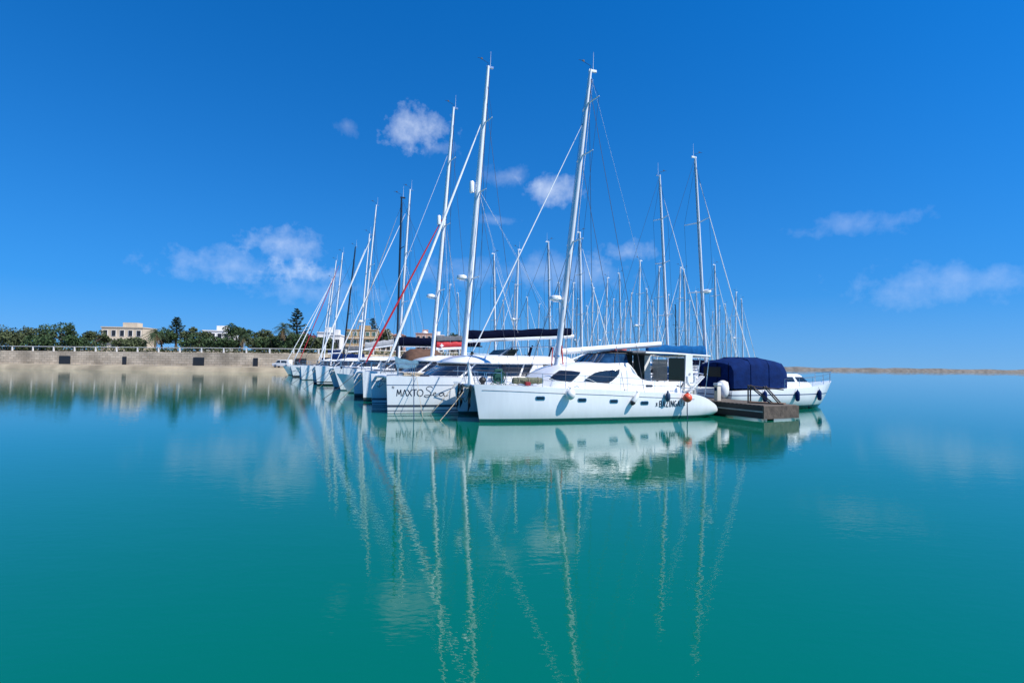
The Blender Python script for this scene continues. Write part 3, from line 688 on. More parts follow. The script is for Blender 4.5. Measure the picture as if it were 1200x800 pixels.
# white passerelle folded on the stern, lifebuoy, jerrycans
def W(x, y, z): return fr.w(x, y, z)
def put_thing(name, label, cat, x, y, z, group=None): return tag(empty(name, W(x, y, z), fr.rz), label, cat, group)
o = put_thing('passerelle', 'folded white boarding plank leaning over the stern of the BAZINGA catamaran', 'boarding plank', 11.2, -2.2, 1.25)
q = MB()
for y in (-.18, .18): q.tube([(0, y, 0), (.95, y, .85)], .03, 6)
for i in range(7): q.tube([(.08 + .13 * i, -.18, .07 + .117 * i), (.08 + .13 * i, .18, .07 + .117 * i)], .018, 5)
q.build('ladder_frame', M['gel'], o); MB().prism([(.05, .08), (.95, .88), (.95, .91), (.05, .11)], -.12, .12).build('plank', M['sail'], o)
o = put_thing('horseshoe_lifebuoy', 'white horseshoe lifebuoy strapped to the stern rail of the BAZINGA boat', 'lifebuoy', 11.25, -2.5, 1.62)
MB().tube([(-.22 * math.cos(R(a)) * 1, .0, .3 - .28 * math.sin(R(a)) if 0 < a < 180 else .3) for a in range(0, 181, 20)], .075, 8).build('float_ring', M['sail'], o)
MB().tube([(-.22, 0, .28), (-.22, 0, .5)], .072, 8).build('float_arm', M['sail'], o); MB().tube([(.22, 0, .28), (.22, 0, .5)], .072, 8).build('float_arm', M['sail'], o)
o = put_thing('outboard_motor', 'small dark outboard motor clamped on the stern rail beside the folded plank', 'outboard motor', 11.9, -1.9, 1.15)
MB().lathe((0, 0, .55), [(.02, 0), (.14, .02), (.16, .15), (.13, .32), (.04, .36)], 12).build('cowl', M['rubber'], o, smooth=60)
MB().tube([(0, 0, -.1), (0, 0, .58)], .06, 8).build('shaft', M['lgrey'], o)
# foredeck gear
o = put_thing('hose_reel', 'green hose reel standing on the bow deck of the BAZINGA catamaran', 'hose reel', 1.05, -2.0, 1.69)
rr = MB()
for y in (-.14, .14):
    rr.tube([(.30 * math.cos(R(a)) + .1, y, .34 + .30 * math.sin(R(a))) for a in range(0, 361, 20)], .022, 6)
    rr.tube([(-.22, y, 0), (.1, y, .34), (.42, y, 0)], .018, 6)
rr.build('frame', M['green'], o)
MB().lathe((.1, -.12, .34), [(.05, 0), (.2, .01), (.24, .06), (.24, .18), (.2, .23), (.05, .24)], 16, axis=Vector((0, 1, 0))).build('hose_coil', M['green'], o)
MB().box((-.1, -.1, .48), (.28, .1, .72)).build('cover', M['green'], o, bevel=.04)
nx0, nz0 = fr.loc(601, 446, -2.1); nx1, _ = fr.loc(636, 446, -2.1)
o = put_thing('net_roll', 'long olive roll of netting lashed along the near bow rail', 'net roll', nx0, -2.1, 1.67)
Ln = nx1 - nx0
q = MB(); q.tube([(Ln * i / 8, .02 * math.sin(i * 2), .2 + .015 * math.cos(i * 3)) for i in range(9)], [.13, .155, .14, .16, .145, .155, .14, .15, .12], 9); q.build('roll', M['netting'], o)
for x in (.25, Ln * .5, Ln - .25): MB().tube([(x + .0, .17 * math.cos(R(a)), .2 + .17 * math.sin(R(a))) for a in range(0, 361, 30)], .015, 5).build('lashing', M['rope'], o)
bx_, bz_ = fr.loc(619, 450, -2.45)
o = tag(MB().box((-.11, -.1, 0), (.13, .1, .17)).build('red_box', M['redp'], None, bevel=.02), 'small dark red box on the deck edge under the olive net roll', 'box'); o.location = W(bx_, -2.35, hn.prm(bx_)[1] + .04); o.rotation_euler.z = fr.rz
o = put_thing('deck_cowl_vent', 'black cowl vent on the bow tip deck beside the green hose reel', 'vent', .42, -1.95, 1.69)
MB().lathe((0, 0, 0), [(.1, 0), (.08, .06), (.14, .12), (.19, .2), (.12, .32), (.02, .36)], 12).build('cowl', M['rubber'], o)
# fenders and buoy
def fender(px, py, r, ln, m, label, lean=0, ball=False, top=None):
    x, z = fr.loc(px, py, -2.95); y = hn.side(x, z) - r - .03
    o = put_thing('fender', label, 'fender', x, y, z, 'fenders hung along the side of the BAZINGA boat')
    ax = Vector((math.sin(lean), 0, math.cos(lean)))
    if ball: prof = [(.02, -r * 1.15)] + [(r * math.cos(R(a)) * (1 if a < 20 else .96), r * math.sin(R(a)) * (1.1 if a > 0 else 1.1)) for a in range(-75, 76, 15)] + [(.05, r * 1.25), (.05, r * 1.45), (.02, r * 1.46)]
    else: prof = [(.02, -ln / 2), (r * .6, -ln / 2 + .03), (r, -ln / 2 + .12), (r, ln / 2 - .12), (r * .6, ln / 2 - .03), (.05, ln / 2 + .02), (.04, ln / 2 + .08), (.02, ln / 2 + .09)]
    MB().lathe((0, 0, 0), prof, 16, axis=ax).build('bladder', m, o, smooth=60)
    if not ball and m is M['fender']:
        MB().lathe((0, 0, 0), [(.02, -ln / 2 - .012), (r * .66, -ln / 2 + .02), (r * 1.03, -ln / 2 + .12), (r * 1.03, -ln / 2 + .17), (.05, -ln / 2 + .175)], 16, axis=ax).build('end_cap', M['rubber'], o, smooth=60)
    hx = ax * (r * 1.4 if ball else ln / 2 + .05); hb, zs, _ = hn.prm(x + hx.x)
    MB().tube([hx, Vector((hx.x, hn.yc - hb + .06 - y, zs - z + .06))], .012, 5).build('lanyard', M['darkrope'], o)
    return o
fender(668.5, 462, .22, .5, M['fender'], 'round white fender nearest the bow, below the forward cabin window', ball=True)
fender(744.5, 468, .12, .62, M['fender'], 'slim white tilted fender with a black lower end, below the cabin aft edge', lean=.62)
fender(783.5, 465, .12, .45, M['bfender'], 'dark navy fender hanging over the BAZINGA lettering')
x, z = fr.loc(806, 466, -3.0); yb = hn.side(x, z) - .26
o = put_thing('orange_buoy', 'orange ball buoy hung on the quarter beside the BAZINGA lettering', 'buoy', x, yb, z)
MB().ball((0, 0, 0), .225, 18, 12).build('float', M['orange'], o, smooth=80)
MB().lathe((0, 0, .2), [(.06, 0), (.06, .06), (.03, .08)], 10).build('eye', M['redp'], o)
MB().tube([(.0, .02, .25), (-.05, hn.yc - hn.prm(x)[0] + .05 - yb, hn.prm(x)[1] - z + .05)], .014, 5).build('lanyard', M['darkrope'], o)
MB().tube([(.02, .05, -.2), (.07, .12, -.5), (.10, .16, -.75), (.13, .14, -z - .3)], [.018, .028, .028, .02], 6).build('trailing_line', M['bfender'], o)
# coils on the crossbeam, mooring lines
GR = 'rope coils hanging from the crossbeam'
def coil(y, x, length, w, turns, label, m):
    o = put_thing('rope_coil', label, 'rope', x, y, 1.48, GR); mb = MB()
    for k in range(turns):
        d = .05 * (k - turns / 2); l = length * (1 - .07 * k)
        mb.tube([(d * .3, -w / 2 + d, .1), (d * .5 - .05, -w * .55 + d, -l * .5), (d - .04, d * 1.2, -l), (d * .5 - .05, w * .55 + d, -l * .5), (d * .3, w / 2 + d, .1), (0, 0, .13), (d * .3, -w / 2 + d, .1)], .022, 5)
    mb.build('strand', m, o)
coil(1.75, .22, 1.15, .14, 3, 'dark rope coil at the far end of the crossbeam, beside the MAXTO hull', M['darkrope'])
coil(1.0, .22, 1.05, .26, 4, 'thick dark rope coil at the middle of the crossbeam', M['darkrope'])
coil(-.6, .22, 1.1, .2, 4, 'dark rope coil nearest the lettered BAZINGA hull on the crossbeam', M['darkrope'])
tag(MB().tube(sag(W(.2, 1.2, 1.5), W(.2, -.5, 1.5), .75), .016, 5).build('rope_swag', M['darkrope']), 'dark rope swag looping under the bow crossbeam', 'rope')
GM = 'mooring lines running down into the water'
def moor(a, b, d, m, label, r=.017): return tag(MB().tube(sag(a, b, d), r, 5).build('mooring_line', m), label, 'mooring line', GM)
def g0(px, py, z=-.15):
    d = ray(px, py); return CAM + d * ((z - CAM.z) / d.z)
moor(W(.3, .3, 1.52), g0(512, 497), .05, M['rope'], 'pale mooring line slanting from the crossbeam into the water by the MAXTO lettering')
moor(W(.1, 1.95, 1.62), g0(500, 490), .05, M['rope'], 'pale thin line from the far bow of the BAZINGA boat crossing the MAXTO shadow')
# ------------------------------------------------------------------ the second catamaran
def tiny_cross(b, A, B, zz, h):
    p = A.lerp(B, .16); mb = MB()
    for an in range(4):
        c, s_ = math.cos(R(45 * an)), math.sin(R(45 * an)); l = .15 if an % 2 == 0 else .09
        ribbon([[(-l * c, -l * s_), (l * c, l * s_)]], .05, lambda u, v: (p.x + u, -.235 - .004 * an, p.z + zz + h * .3 + v), mb)
    mb.build('emblem', M['paint'], b, smooth=0)
mx = catamaran('catamaran', 'white catamaran lettered MAXTO Sea with navy hull bands and navy sail bag', 453.5, 28.85, 22, L=14.6, sp=5.7, hb=.80, zb=1.93, zs=1.6, hm='maxto', rake=.10, group=ROW, detail=2,
    mast=dict(base=(543, 420), top=(572, 78), r0=.245, r1=.15, radar=.275, tubebox=.56, spr=(.27, .56, .80), sl=.95, m=M['alu']),
    boom=dict(a=(547, 399), b=(672, 394), bag=M['navy'], h=.52, r=.13, m=M['alug']),
    jib=[dict(f=.825, r=.085, m=M['sail'], x=.32, z=.1, f1=.97)],
    house=dict(xf=2.35, xa=11.2, z1=2.62, slope=1.6, wx=-.12, crown=1.15, wins=((.02, .17), (.176, .338), (.346, .497), (.503, .654), (.662, .824), (.83, .98))), flybridge=True)
mfr, mh, mr = mx['fr'], mx['hn'], mx['root']
# flybridge seats, screen and bimini posts above the roof
fb = MB(); fb.box((5.9, -1.9, 2.8), (9.2, 1.9, 3.02)); fbo = fb.build('flybridge_deck', M['gel'], mr, bevel=.05)
MB().prism([(6.9, 3.0), (7.6, 3.0), (8.0, 3.5), (7.5, 3.5)], -1.5, 1.5).build('flybridge_screen', M['vinyld'], fbo)
for x in (8.6, 9.9):
    for y in (-1.6, 1.6): MB().tube([(x, y, 2.9), (x + .25, y, 3.75)], .05, 8).build('targa_post', M['navy'], fbo)
MB().tube([(6.6, -1.7, 3.05), (7.4, -1.7, 3.6), (10.3, -1.7, 3.72)], .03, 6).build('screen_rail', M['steel'], fbo)
for x0, x1 in ((5.9, 7.4), (8.0, 9.6)): patch([(x0, 2.70), (x0 + .5, 2.86), (x1 + .3, 2.86), (x1, 2.70)], lambda x, z: -1.93, .01, 6, 2).build('roof_window', M['screen'], fbo)
o = MB().prism([(7.9, 1.85), (8.35, 2.58), (8.95, 2.58), (9.05, 1.85)], -mx['sp'] / 2 - .06, -mx['sp'] / 2 + .1).build('window_pillar', M['gel'], mr, bevel=.02)
mput = lambda x0, z0: (lambda u, v: (x0 + u, mh.side(x0 + u, z0 + v) - .008, z0 + v))
x0, z0 = mfr.loc(466.2, 464.3, -3.3)
def ell(cx, cy, rx, ry, a0=0, a1=360, n=18): return [(cx + rx * math.cos(R(a0 + (a1 - a0) * i / n)), cy + ry * math.sin(R(a0 + (a1 - a0) * i / n))) for i in range(n + 1)]
S = .34; lw = S * .66; adv = S * .82
strokes = [[(0, 0), (.03, S)], [(.03, S), (lw * .5, S * .25)], [(lw * .5, S * .25), (lw - .03, S)], [(lw - .03, S), (lw, 0)]]
xo = adv; strokes += [[(xo, 0), (xo + lw * .5, S)], [(xo + lw * .5, S), (xo + lw, 0)]]
xo = 1.72 * adv + .05; strokes += [[(xo, 0), (xo + lw, S)], [(xo, S), (xo + lw, 0)]]
xo = 2.6 * adv + .05; strokes += [[(xo, S), (xo + lw, S)], [(xo + lw / 2, S), (xo + lw / 2, 0)]]
xo = 3.5 * adv + .05; strokes += [ell(xo + S * .42, S / 2, S * .44, S * .5)]
mb = ribbon(strokes, .045, mput(x0, z0), MB())
xo = 4.75 * adv + .06
script = [(xo + .42, S * 1.28), (xo + .36, S * 1.5), (xo + .22, S * 1.52), (xo + .10, S * 1.3), (xo + .13, S * 1.02), (xo + .26, S * .8), (xo + .34, S * .5), (xo + .30, S * .12), (xo + .16, -S * .12), (xo + .02, -S * .02), (xo + .02, S * .15), (xo + .16, S * .2), (xo + .4, S * .18),
          (xo + .52, S * .35), (xo + .60, S * .52), (xo + .54, S * .62), (xo + .47, S * .42), (xo + .50, S * .12), (xo + .60, S * .04), (xo + .74, S * .2), (xo + .86, S * .5), (xo + .98, S * .55), (xo + .88, S * .6), (xo + .78, S * .35), (xo + .84, S * .06), (xo + .95, S * .2), (xo + 1.02, S * .55), (xo + 1.02, S * .2), (xo + 1.10, S * .05), (xo + 1.25, S * .2)]
def smooth_line(p, n=4):
    out = []
    for i in range(len(p) - 1):
        a, b, c, d = p[max(0, i - 1)], p[i], p[i + 1], p[min(len(p) - 1, i + 2)]
        for k in range(n):
            t = k / n; out.append(tuple(.5 * ((2 * b[j]) + (-a[j] + c[j]) * t + (2 * a[j] - 5 * b[j] + 4 * c[j] - d[j]) * t * t + (-a[j] + 3 * b[j] - 3 * c[j] + d[j]) * t ** 3) for j in (0, 1)))
    return out + [p[-1]]
ribbon([smooth_line(script)], .032, mput(x0, z0 - .02), mb)
mb.build('name_lettering', M['letters'], mr, smooth=0)
ex, ez = mfr.loc(461.5, 454, -3.2); mb = MB()
for k in range(3): ribbon([[(-.08 * math.cos(R(60 * k)), -.08 * math.sin(R(60 * k))), (.08 * math.cos(R(60 * k)), .08 * math.sin(R(60 * k)))]], .018, lambda u, v, k=k: (ex + u, mh.side(ex + u, ez + v) - .007 - .0015 * k, ez + v), mb)
mb.build('hull_emblem', M['grey'], mr, smooth=0)
def MW(x, y, z): return mfr.w(x, y, z)
moor(MW(1.35, -3.25, 1.9), g0(485, 500, -.3), .03, M['bfender'], 'dark rope dropping straight down in front of the letter T of MAXTO', .022)
moor(MW(1.5, -3.25, 1.9), g0(497, 497, -.3), .06, M['rope'], 'thin brownish line dropping just right of the letter T of MAXTO', .012)
moor(MW(1.3, -3.25, 1.92), g0(454, 483, -.3), .02, M['lgrey'], 'thin grey line slanting down left across the M of MAXTO', .011)
o = tag(empty('rope_heap', MW(1.35, -2.85, 1.9), mfr.rz), 'tangle of cream ropes on the bow deck above the MAXTO lettering', 'rope')
rng = spread(5); pts = [Vector((rng.uniform(-.5, .6), rng.uniform(-.25, .25), rng.uniform(.04, .2))) for _ in range(26)]
MB().tube(pts, .03, 5).build('loop', M['rope'], o)
moor(MW(.1, 2.85, 1.75), g0(440, 478, -.3), .02, M['rope'], 'pale line dropping from the shaded far hull of the MAXTO boat', .014)
# ------------------------------------------------------------------ the rest of the row, receding
b3 = catamaran('catamaran', 'white catamaran beyond MAXTO with red furled headsail and red sail bag', 425.5, 37.2, 23, L=13.6, sp=4.7, hb=.72, zb=2.0, zs=1.6, hm='black', group=ROW, rake=.1, detail=2,
    mast=dict(base=(508, 400), top=(531.5, 126), r0=.22, r1=.14, radar=.245, tubebox=.525, spr=(.265, .52, .78), sl=.95),
    boom=dict(a=(511, 408.5), b=(546, 407), bag=M['red'], h=.45, r=.13, emblem=tiny_cross),
    jib=[dict(f=.565, r=.075, m=M['red'], x=.3, z=.1, f1=.99), dict(f=.83)],
    house=dict(xf=2.9, z1=2.72))
# a grey mainsail cover flaked above the red bag
ax, az = b3['fr'].loc(511, 406, 0); ex, ez = b3['fr'].loc(548, 405, 0)
q = MB(); rs = []
for i in range(15):
    t = i / 14; x = ax + (ex - ax) * t; z = az + (ez - az) * t + .42
    rs.append([(x, -.17, z), (x, -.19, z + .15), (x, -.10, z + .34 + .03 * math.sin(i * 2.1)), (x, .10, z + .34 + .03 * math.sin(i * 2.1)), (x, .19, z + .15), (x, .17, z)])
q.rings(rs).build('sail_cover', M['grey'], b3['root'], smooth=60)
b4 = catamaran('catamaran', 'white catamaran with the white mast beside the black one, dark sail bag and raked bows', 391.5, 50.5, 24, L=14, sp=5.4, hb=.85, zb=2.05, zs=1.6, hm='plain', group=ROW, rake=.7, detail=1,
    mast=dict(base=(468, 400), top=(480.5, 222), r0=.19, r1=.13, spr=(.33, .62), sl=1.2), boom=dict(a=(471, 405), b=(505, 405), bag=M['grey'], h=.6, r=.14), jib=[dict(f=.9, r=.05, m=M['sail'])], house=dict(z1=2.8))
b5 = catamaran('catamaran', 'white catamaran with black waterline and white furled sail, grey sail bag', 370, 61, 24, L=13, sp=5.0, hb=.85, zb=2.1, zs=1.5, hm='stripe', group=ROW, rake=.25, detail=1,
    mast=dict(base=(424, 405), top=(441, 240), r0=.17, r1=.11, spr=(.25, .6), sl=1.2, radar=.24), boom=dict(a=(427, 409), b=(462, 404), bag=M['lgrey'], h=.7, r=.12), jib=[dict(f=.82, r=.09, m=M['sail'])], house=dict(z1=2.8))
b6 = catamaran('catamaran', 'white catamaran with a black carbon mast, third from the far end of the row', 353, 77.5, 24, L=13, sp=5.0, hb=.85, zb=2.0, zs=1.5, hm='plain', group=ROW, rake=.2, detail=1,
    mast=dict(base=(404, 400), top=(416.5, 289), r0=.15, r1=.12, m=M['black'], spr=(.4,), sl=1.5), boom=dict(a=(407, 412), b=(424, 411), bag=M['grey'], h=.7, r=.14), jib=[dict(f=.9, r=.03, m=M['wire'])])
b7 = catamaran('catamaran', 'far white catamaran with a furled white jib, bow before the stone quay', 341, 91, 24, L=12.5, sp=4.8, hb=.85, zb=1.9, zs=1.4, hm='navyb', group=ROW, rake=.5, detail=1,
    mast=dict(base=(382, 400), top=(394, 305), r0=.17, r1=.12, spr=(.45,), sl=1.2), boom=dict(a=(384, 414), b=(400, 413), bag=M['dnavy'], h=.5, r=.12), jib=[dict(f=.85, r=.08, m=M['sail'])])
aR = Vector((math.cos(R(24)), math.sin(R(24))))
def bow_from_mast(px, py, Y, x0, deg):
    p = at(px, py, Y); a = Vector((math.cos(R(deg)), math.sin(R(deg)))); return (p.x - a.x * x0, p.y - a.y * x0)
ROWM = ROW
mc = monohull('sailing_yacht', 'yacht with a tall black mast just left of a white one, brown cockpit cover', bow_from_mast(465, 400, 48.5, 5.0, 24), 24, L=12.5, beam=3.7, fb=1.35, hm='plain', mast=dict(x0=5.0), top=(470.5, 231), cover=M['navy'], m=M['black'], r0=.12, r1=.10, group=ROWM, hood=M['grey'], jib=(.04, M['lgrey']), boomz=2.75, bag_h=.7, boomlen=8.0)
mb = MB(); rs = []
for i in range(11):
    x = 5.5 + i * .36; q = min(1, (i + .6) / 2.5, (10.6 - i) / 2.5); zt = 2.6 + 1.25 * q ** .6 + .03 * math.sin(i * 2); w = 1.25 + .2 * q
    rs.append([(x, -w, 1.75), (x, -w, 2.4), (x, -w * .93, zt - .45), (x, -w * .6, zt - .1), (x, 0, zt), (x, w * .6, zt - .1), (x, w * .93, zt - .45), (x, w, 2.4), (x, w, 1.75)])
mb.rings(rs).build('cockpit_tent', M['brown'], mc['root'], smooth=60)
mf = monohull('sailing_yacht', 'slim white yacht with a white mast close left of the radar mast', bow_from_mast(420, 400, 72.5, 5.5, 24), 24, L=13, beam=3.8, fb=1.35, hm='plain', mast=dict(x0=5.5), top=(433, 274), cover=M['lgrey'], r0=.14, r1=.11, group=ROWM, jib=(.07, M['sail']), boomz=1.4)
mh_ = monohull('sailing_yacht', 'white yacht with a bright blue boom cover near the far end of the row', bow_from_mast(388, 402, 88, 5.2, 24), 24, L=12, beam=3.8, fb=1.4, hm='navyb', mast=dict(x0=5.2), top=(401.5, 296), cover=M['dnavy'], r0=.16, r1=.13, group=ROWM, jib=(.06, M['red']), boomz=1.5, bag_h=.9, boomlen=5.4)
mj = monohull('sailing_yacht', 'farthest yacht of the row, its mast leaning over the stone quay', bow_from_mast(376, 402, 104, 6.5, 24), 24, L=13, beam=3.8, fb=1.4, hm='plain', mast=dict(x0=6.5), top=(389, 326), cover=M['navy'], r0=.16, r1=.12, group=ROWM, jib=(.06, M['sail']), boomz=1.4)
# bow lines of the receding boats
for bt, who in ((b3, 'the catamaran with the red furled sail'), (b4, 'the catamaran with the raked bows'), (b5, 'the catamaran with the black waterline'), (b6, 'the catamaran with the black carbon mast')):
    f_ = bt['fr']; s_ = bt['sp'] / 2
    for y, y2, x2, tx_ in ((-s_, -s_ + .9, -1.6, 'near'), (s_, s_ - 2.2, -2.6, 'far')):
        a_ = f_.w(.12, y, 1.75); e_ = f_.w(x2, y2, -.2)
        moor(a_, e_, .08, M['darkrope'] if y > 0 else M['rope'], 'dripping bow line from the %s hull of %s' % (tx_, who), .02)
# pale tarp slung on a foredeck
p0, p1, p2 = at(462, 417, 39.5), at(497, 421, 40.5), at(466, 427, 39.5)
mb = MB(); g = []
for i in range(13):
    row = []
    for j in range(6):
        u, v = i / 12, j / 5
        p = p0.lerp(p1, u); p = p + Vector((.3 * v, -.5 * v, -(.85 - .55 * u) * v - .18 * math.sin(u * math.pi) + .03 * math.sin(i * 1.7 + j))); row.append(p)
    g.append(row + [p + Vector((0, .03, -.01)) for p in reversed(row)])
tag(mb.rings(g).build('tarp', M['teal'], None, smooth=60), 'pale blue tarp slung across a foredeck behind the MAXTO bow', 'tarp')
# ------------------------------------------------------------------ jetty and the yachts on its far side
rv = Vector((-math.sin(R(24)), math.cos(R(24)), 0)); av = Vector((aR.x, aR.y, 0))
J0 = Vector((11.35, 29.75, 0))                                  # a point on the jetty's near face, just astern of the near boat
jt = empty('jetty', J0, R(24)); tag(jt, 'low dark wooden jetty behind the sterns of the moored row', 'jetty')
def seg(y0, y1): return [(0, y0), (2.3, y0), (2.3, y1), (0, y1)]
MB().box((0, -2.6, .52), (2.3, 112, .74)).build('deck', M['plank'], jt, bevel=.01)
MB().box((-.05, -2.6, .08), (-.002, 112, .70)).build('fascia', M['rubber'], jt)
MB().box((-.09, -2.65, .40), (-.052, 112, .46)).build('rub_strip', M['trim'], jt)
MB().box((-.09, -2.7, .08), (2.35, -2.605, .70)).build('end_fascia', M['wood'], jt)
for i in range(14): MB().lathe((1.15, -2.0 + 8.6 * i, -1.5), [(.02, 0), (.16, .01), (.16, 2.0), (.02, 2.01)], 10).build('pile', M['wood'], jt)
def jw(x, y, z): return J0 + av * x + rv * y + Vector((0, 0, z))
def pedestal(x, y, label):
    o = tag(empty('service_pedestal', jw(x, y, .74), R(24)), label, 'service pedestal', 'service pedestals on the jetty')
    MB().box((-.13, -.13, 0), (.13, .13, .85)).build('post', M['cream'], o, bevel=.03)
    MB().prism([(-.17, .85), (.17, .85), (.13, .98), (-.13, .98)], -.17, .17).build('head', M['gel'], o, bevel=.02)
    MB().box((-.15, -.08, .55), (-.131, .08, .72)).build('socket', M['dnavy'], o)
pedestal(.45, .9, 'cream service pedestal on the jetty just behind the stern tip of BAZINGA')
o = tag(empty('gangway', jw(.7, -1.0, .74), R(24 - 60)), 'dark folding gangway struts standing on the jetty by the navy canopy', 'gangway')
q = MB()
for y in (0, .5):
    q.tube([(0, y, 0), (0, y, .95)], .04, 6); q.tube([(.05, y, .9), (1.1, y, .02)], .035, 6); q.tube([(.75, y, .9), (1.5, y, .02)], .035, 6)
q.tube([(0, 0, .9), (1.7, 0, .75)], .03, 6); q.build('strut', M['wood'], o)
MB().box((-.02, -.05, .02), (1.7, .55, .07)).build('tread', M['teak'], o)
# covered cruiser
S0 = J0 + av * 2.55 + rv * 3.4
cf = Frame(tuple((S0 + av * 10.5)[:2]), 204); cr = empty('motor_cruiser', cf.B, cf.rz)
tag(cr, 'white motor cruiser under a big navy canvas canopy at the jetty', 'motor cruiser')
ch = Hull([(0, .06, 1.75, .2), (.7, .55, 1.65, -.2), (2.4, 1.25, 1.5, -.5), (5, 1.65, 1.35, -.5), (8, 1.68, 1.25, -.4), (10.2, 1.6, 1.2, -.2), (10.5, 1.5, 1.18, .0)], 0, 1.1, 2.6, .55)
ch.mesh(36, 10).build('hull', HM['navyb'], cr, smooth=40)
CH = House(2.6, 6.6, 1.25, 1.3, 2.15, slope=1.6, tum=.14); c_ = CH.shell([1.3, 1.7, 2.1, 2.2], [0, 0, 0, -.1]).build('cabin', M['gel'], cr)
for t0, t1 in ((.06, .2), (.23, .36), (.38, .49), (.51, .62), (.64, .77), (.8, .94)): CH.band(t0, t1, 1.72, 2.02).build('window', M['glass'], c_)
rs = []; mb = MB()
for x, w, zt in ((5.7, 1.28, 2.75), (6.1, 1.42, 3.02), (7.5, 1.5, 3.20), (9.0, 1.5, 3.18), (10.1, 1.5, 2.98), (10.35, 1.48, 2.85)):
    sg = .03 * math.sin(x * 3)
    half = [(x, -w, 1.34), (x, -w * 1.0, 2.0), (x, -w * .99, zt - .48 + sg), (x, -w * .86, zt - .18), (x, -w * .45, zt - .02), (x, 0, zt + .03)]
    rs.append(half + [(a, -b_, c) for a, b_, c in reversed(half[:-1])])
cv = mb.rings(rs).build('canopy', M['dnavy'], cr, smooth=50)
MB().box((10.36, -.9, 2.0), (10.40, .5, 2.6)).build('canopy_window', M['vinyld'], cv)
for y in (-1.2, .2, 1.1): MB().tube([(10.38, y, 1.3), (10.38, y, 2.85)], .02, 5).build('canopy_seam', M['navy'], cv)
for x in (7.5, 9.0): MB().tube([(x, -1.52, 1.4), (x, -1.5, 2.7), (x, -1.28, 3.02), (x, -.6, 3.19), (x, .6, 3.19), (x, 1.28, 3.02), (x, 1.5, 2.7), (x, 1.52, 1.4)], .028, 6).build('canopy_hoop', M['dnavy'], cv)
rails(cr, ch, [.8, 2.2, 3.6, 5.0, 6.3], .6, 1, sep=True); rails(cr, ch, [.8, 2.2, 3.6, 5.0, 6.3], .6, -1, sep=True); pulpit(cr, ch, x1=.8, h=.6)
MB().lathe((10.72, 1.0, .75), [(.02, 0), (.2, .03), (.34, .25), (.36, .6), (.3, .95), (.1, 1.05), (.02, 1.06)], 16).build('stern_locker', M['gel'], cr, smooth=60)
sp_ = MB().box((10.3, -1.3, .35), (11.0, 1.4, .45)); sp_.build('swim_platform', M['teak'], cr, bevel=.02)
for i, x in enumerate((3.0, 5.4, 8.2)):
    y = ch.half(x, .8) + .15; p = cf.w(x, y, .85)
    o = tag(empty('fender', p, cf.rz), ['navy blue fender on the cruiser flank below its canopy', 'navy blue fender amidships on the cruiser with the navy canopy', 'navy blue fender nearest the bow of the covered cruiser'][2 - i], 'fender', 'blue fenders along the covered cruiser')
    MB().lathe((0, 0, 0), [(.02, -.32), (.1, -.28), (.13, -.18), (.13, .18), (.1, .28), (.04, .34), (.02, .4)], 12).build('bladder', M['dnavy'], o, smooth=60)
    MB().tube([(0, 0, .38), (0, -.1, .62)], .012, 4).build('lanyard', M['rope'], o)
GP = 'yachts moored on the far side of the jetty'
r2 = monohull('sailing_yacht', 'white yacht with a royal blue boom cover behind the BAZINGA stern', bow_from_mast(828, 420, 41.3, 5.2, 204), 204, L=12.6, beam=3.9, fb=1.35, hm='plain', mast=dict(x0=5.2), top=(814.5, 184), cover=M['blue'], group=GP, jib=(.035, M['sail']), boomz=1.9, bag_h=.78, boomlen=5.6, radar=.39, r0=.145, r1=.10, m=M['alu'], sl=1.3, spreadf=(.385, .7), hood=M['blue'])
r1 = monohull('sailing_yacht', 'white yacht with a tall bare mast left of the royal blue boom cover', bow_from_mast(784, 404, 45.5, 5.0, 204), 204, L=12.2, beam=3.7, fb=1.3, hm='stripe', mast=dict(x0=5.0), top=(773, 205), cover=None, group=GP, jib=(.03, M['sail']), boomz=1.5, r0=.14, r1=.10, sl=.9, spreadf=(.30, .56, .78))
# ------------------------------------------------------------------ the far fleet: one yacht of each kind, then copies
def proto(label, cover, mm, hm, radar, hood, rake, jib):
    return monohull('far_yacht', label, (0, 0), 0, L=11.6, beam=3.5, fb=1.25, hm=hm, mast=dict(x0=4.7, x1=4.7 + rake, z1=17.0), cover=cover, m=mm, radar=radar, hood=hood, jib=jib, group='x', r0=.165, r1=.125, wire=.018, sl=1.0, boomz=1.4)['root']
PR = {'w': (proto('p', M['navy'], M['alu'], 'plain', None, None, .42, (.05, M['sail'])), .42), 'r': (proto('p', M['blue'], M['alu'], 'stripe', .42, M['navy'], .3, (.05, M['lgrey'])), .3),
      'g': (proto('p', M['lgrey'], M['alug'], 'navyb', None, M['grey'], .5, None), .5), 'k': (proto('p', M['navy'], M['black'], 'bluish', None, M['blue'], .35, None), .35)}
GF = 'far yachts whose masts rise behind the moored row'
